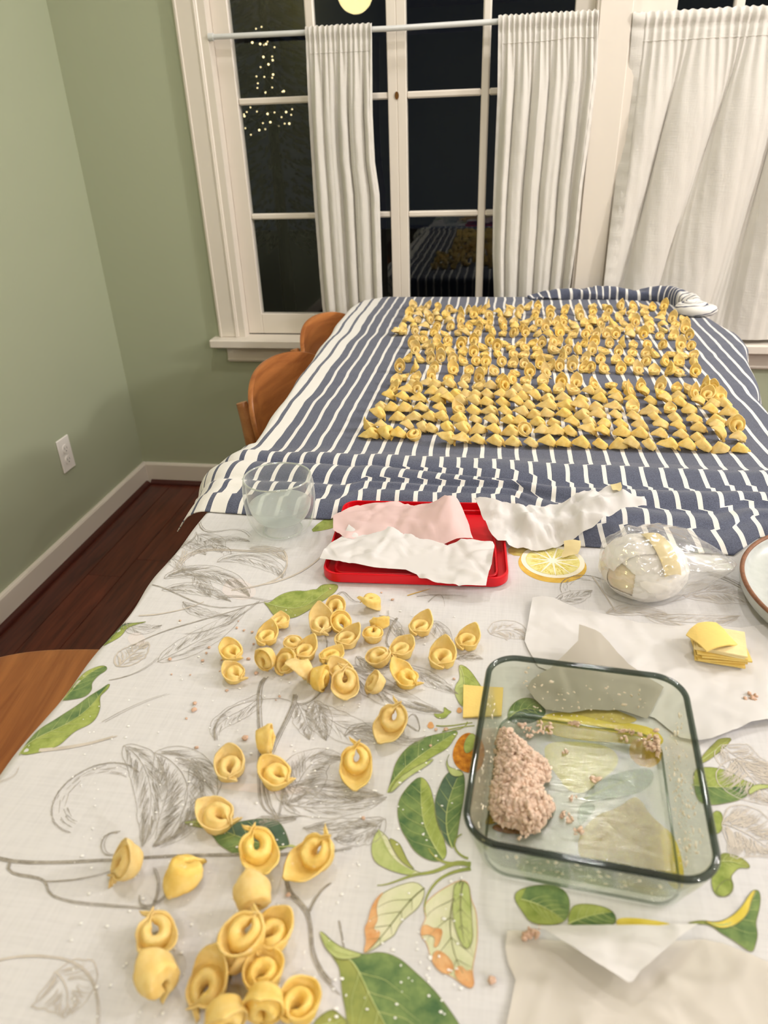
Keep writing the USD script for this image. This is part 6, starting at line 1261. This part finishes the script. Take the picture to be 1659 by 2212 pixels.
# ------------------------------------------------------------------ crumbs of meat and dough on the cloth
MAT['crumb'] = plain('meat_crumb', lin(206, 172, 148), .6, var=.12, vscale=300)
cp_ = {}
CRP = [(527, 1362, .9), (545, 1366, .7), (452, 1399, 1.1), (446, 1411, .8), (438, 1428, .8), (478, 1426, .7), (537, 1424, 1.1), (553, 1455, .9), (490, 1492, 1.0), (420, 1535, 1.5), (421, 1521, .9), (411, 1458, .6), (371, 1457, .6), (367, 1425, .9), (403, 1553, .8), (389, 1341, .8), (530, 1597, 1.3), (425, 1616, 1.1), (848, 1296, 1.1), (512, 1357, .7), (475, 1450, .6), (515, 1342, .6), (604, 1505, .6), (680, 1475, .6), (785, 1768, .9), (623, 1935, .8), (713, 1271, .8), (981, 1467, .8), (1062, 2120, 1.2), (963, 1576, 1.3), (942, 1577, .9), (930, 1612, .6), (824, 1280, .8), (562, 1395, .9), (548, 1392, .6), (596, 1512, .5)]
for k, (px, py, s) in enumerate(CRP):
    p = at(px, py, Z0 + .001); v_ = k % 3
    if v_ not in cp_:
        o = thing('meat_crumb', 'tiny pinkish-brown crumb of meat filling scattered on the printed tablecloth', 'crumb', 'meat crumbs on the tablecloth'); mm = crumb(.0019, 20 + v_, 2); mm.apply_translation([0, 0, -mm.vertices[:, 2].min() * .8]); obj('crumb', mm, MAT['crumb'], o, smooth=True); cp_[v_] = o
    else:
        o = UsdGeom.Xform.Define(stage, path_for('meat_crumb', None)).GetPrim(); o.GetReferences().AddInternalReference(cp_[v_].GetPath()); o.SetInstanceable(True)
    xf = UsdGeom.Xformable(o); a_ = k * 2.4; M4 = np.eye(4); M4[:3, :3] = np.array([[math.cos(a_), math.sin(a_), 0], [-math.sin(a_), math.cos(a_), 0], [0, 0, .7]]) * s; M4[3, :3] = (p[0], p[1], cloth_z(p[0], p[1]) + .0002)
    op = xf.GetOrderedXformOps(); (op[0] if op else xf.AddTransformOp()).Set(Gf.Matrix4d(*M4.ravel().tolist()))
# bits of filling on the parchments
for lab, px, py, s, n in (('smear of meat filling on the large sheet of parchment near the right edge', 1625, 1508, .0016, 12), ('bits of meat filling at the left corner of the folded parchment near the camera', 1150, 2017, .0016, 22), ):
    parts = []
    for k in range(n):
        c = at(px + re_.normal(0, 9), py + re_.normal(0, 6), Z0 + .006); m = CR[k % 10]; parts.append(trimesh.Trimesh(m.vertices * s * re_.uniform(.5, 1.2) + [c[0], c[1], cloth_z(c[0], c[1]) + .0055], m.faces, process=False))
    obj('meat_clump', parts, MAT['crumb'], smooth=True, label=lab, cat='minced meat')
# white flour and drops on the cloth
MAT['flour'] = plain('dry_flour', (.86, .86, .84), .9)
rf = np.random.default_rng(31); fp_ = []
for k in range(420):
    px, py = rf.uniform(150, 1000), rf.uniform(1320, 2210); c = at(px, py, Z0)[:2]
    if c[0] < TE_L + .02: continue
    s = rf.uniform(.0003, .0011); m = ico1; q = m.vertices * [s * rf.uniform(.7, 1.6), s, s * .22] + [c[0], c[1], cloth_z(c[0], c[1]) + .0009]; fp_.append(trimesh.Trimesh(q, m.faces, process=False))
obj('flour_specks', fp_, MAT['flour'], smooth=True, label='scattered white specks of flour on the printed tablecloth', cat='flour', kind='stuff')
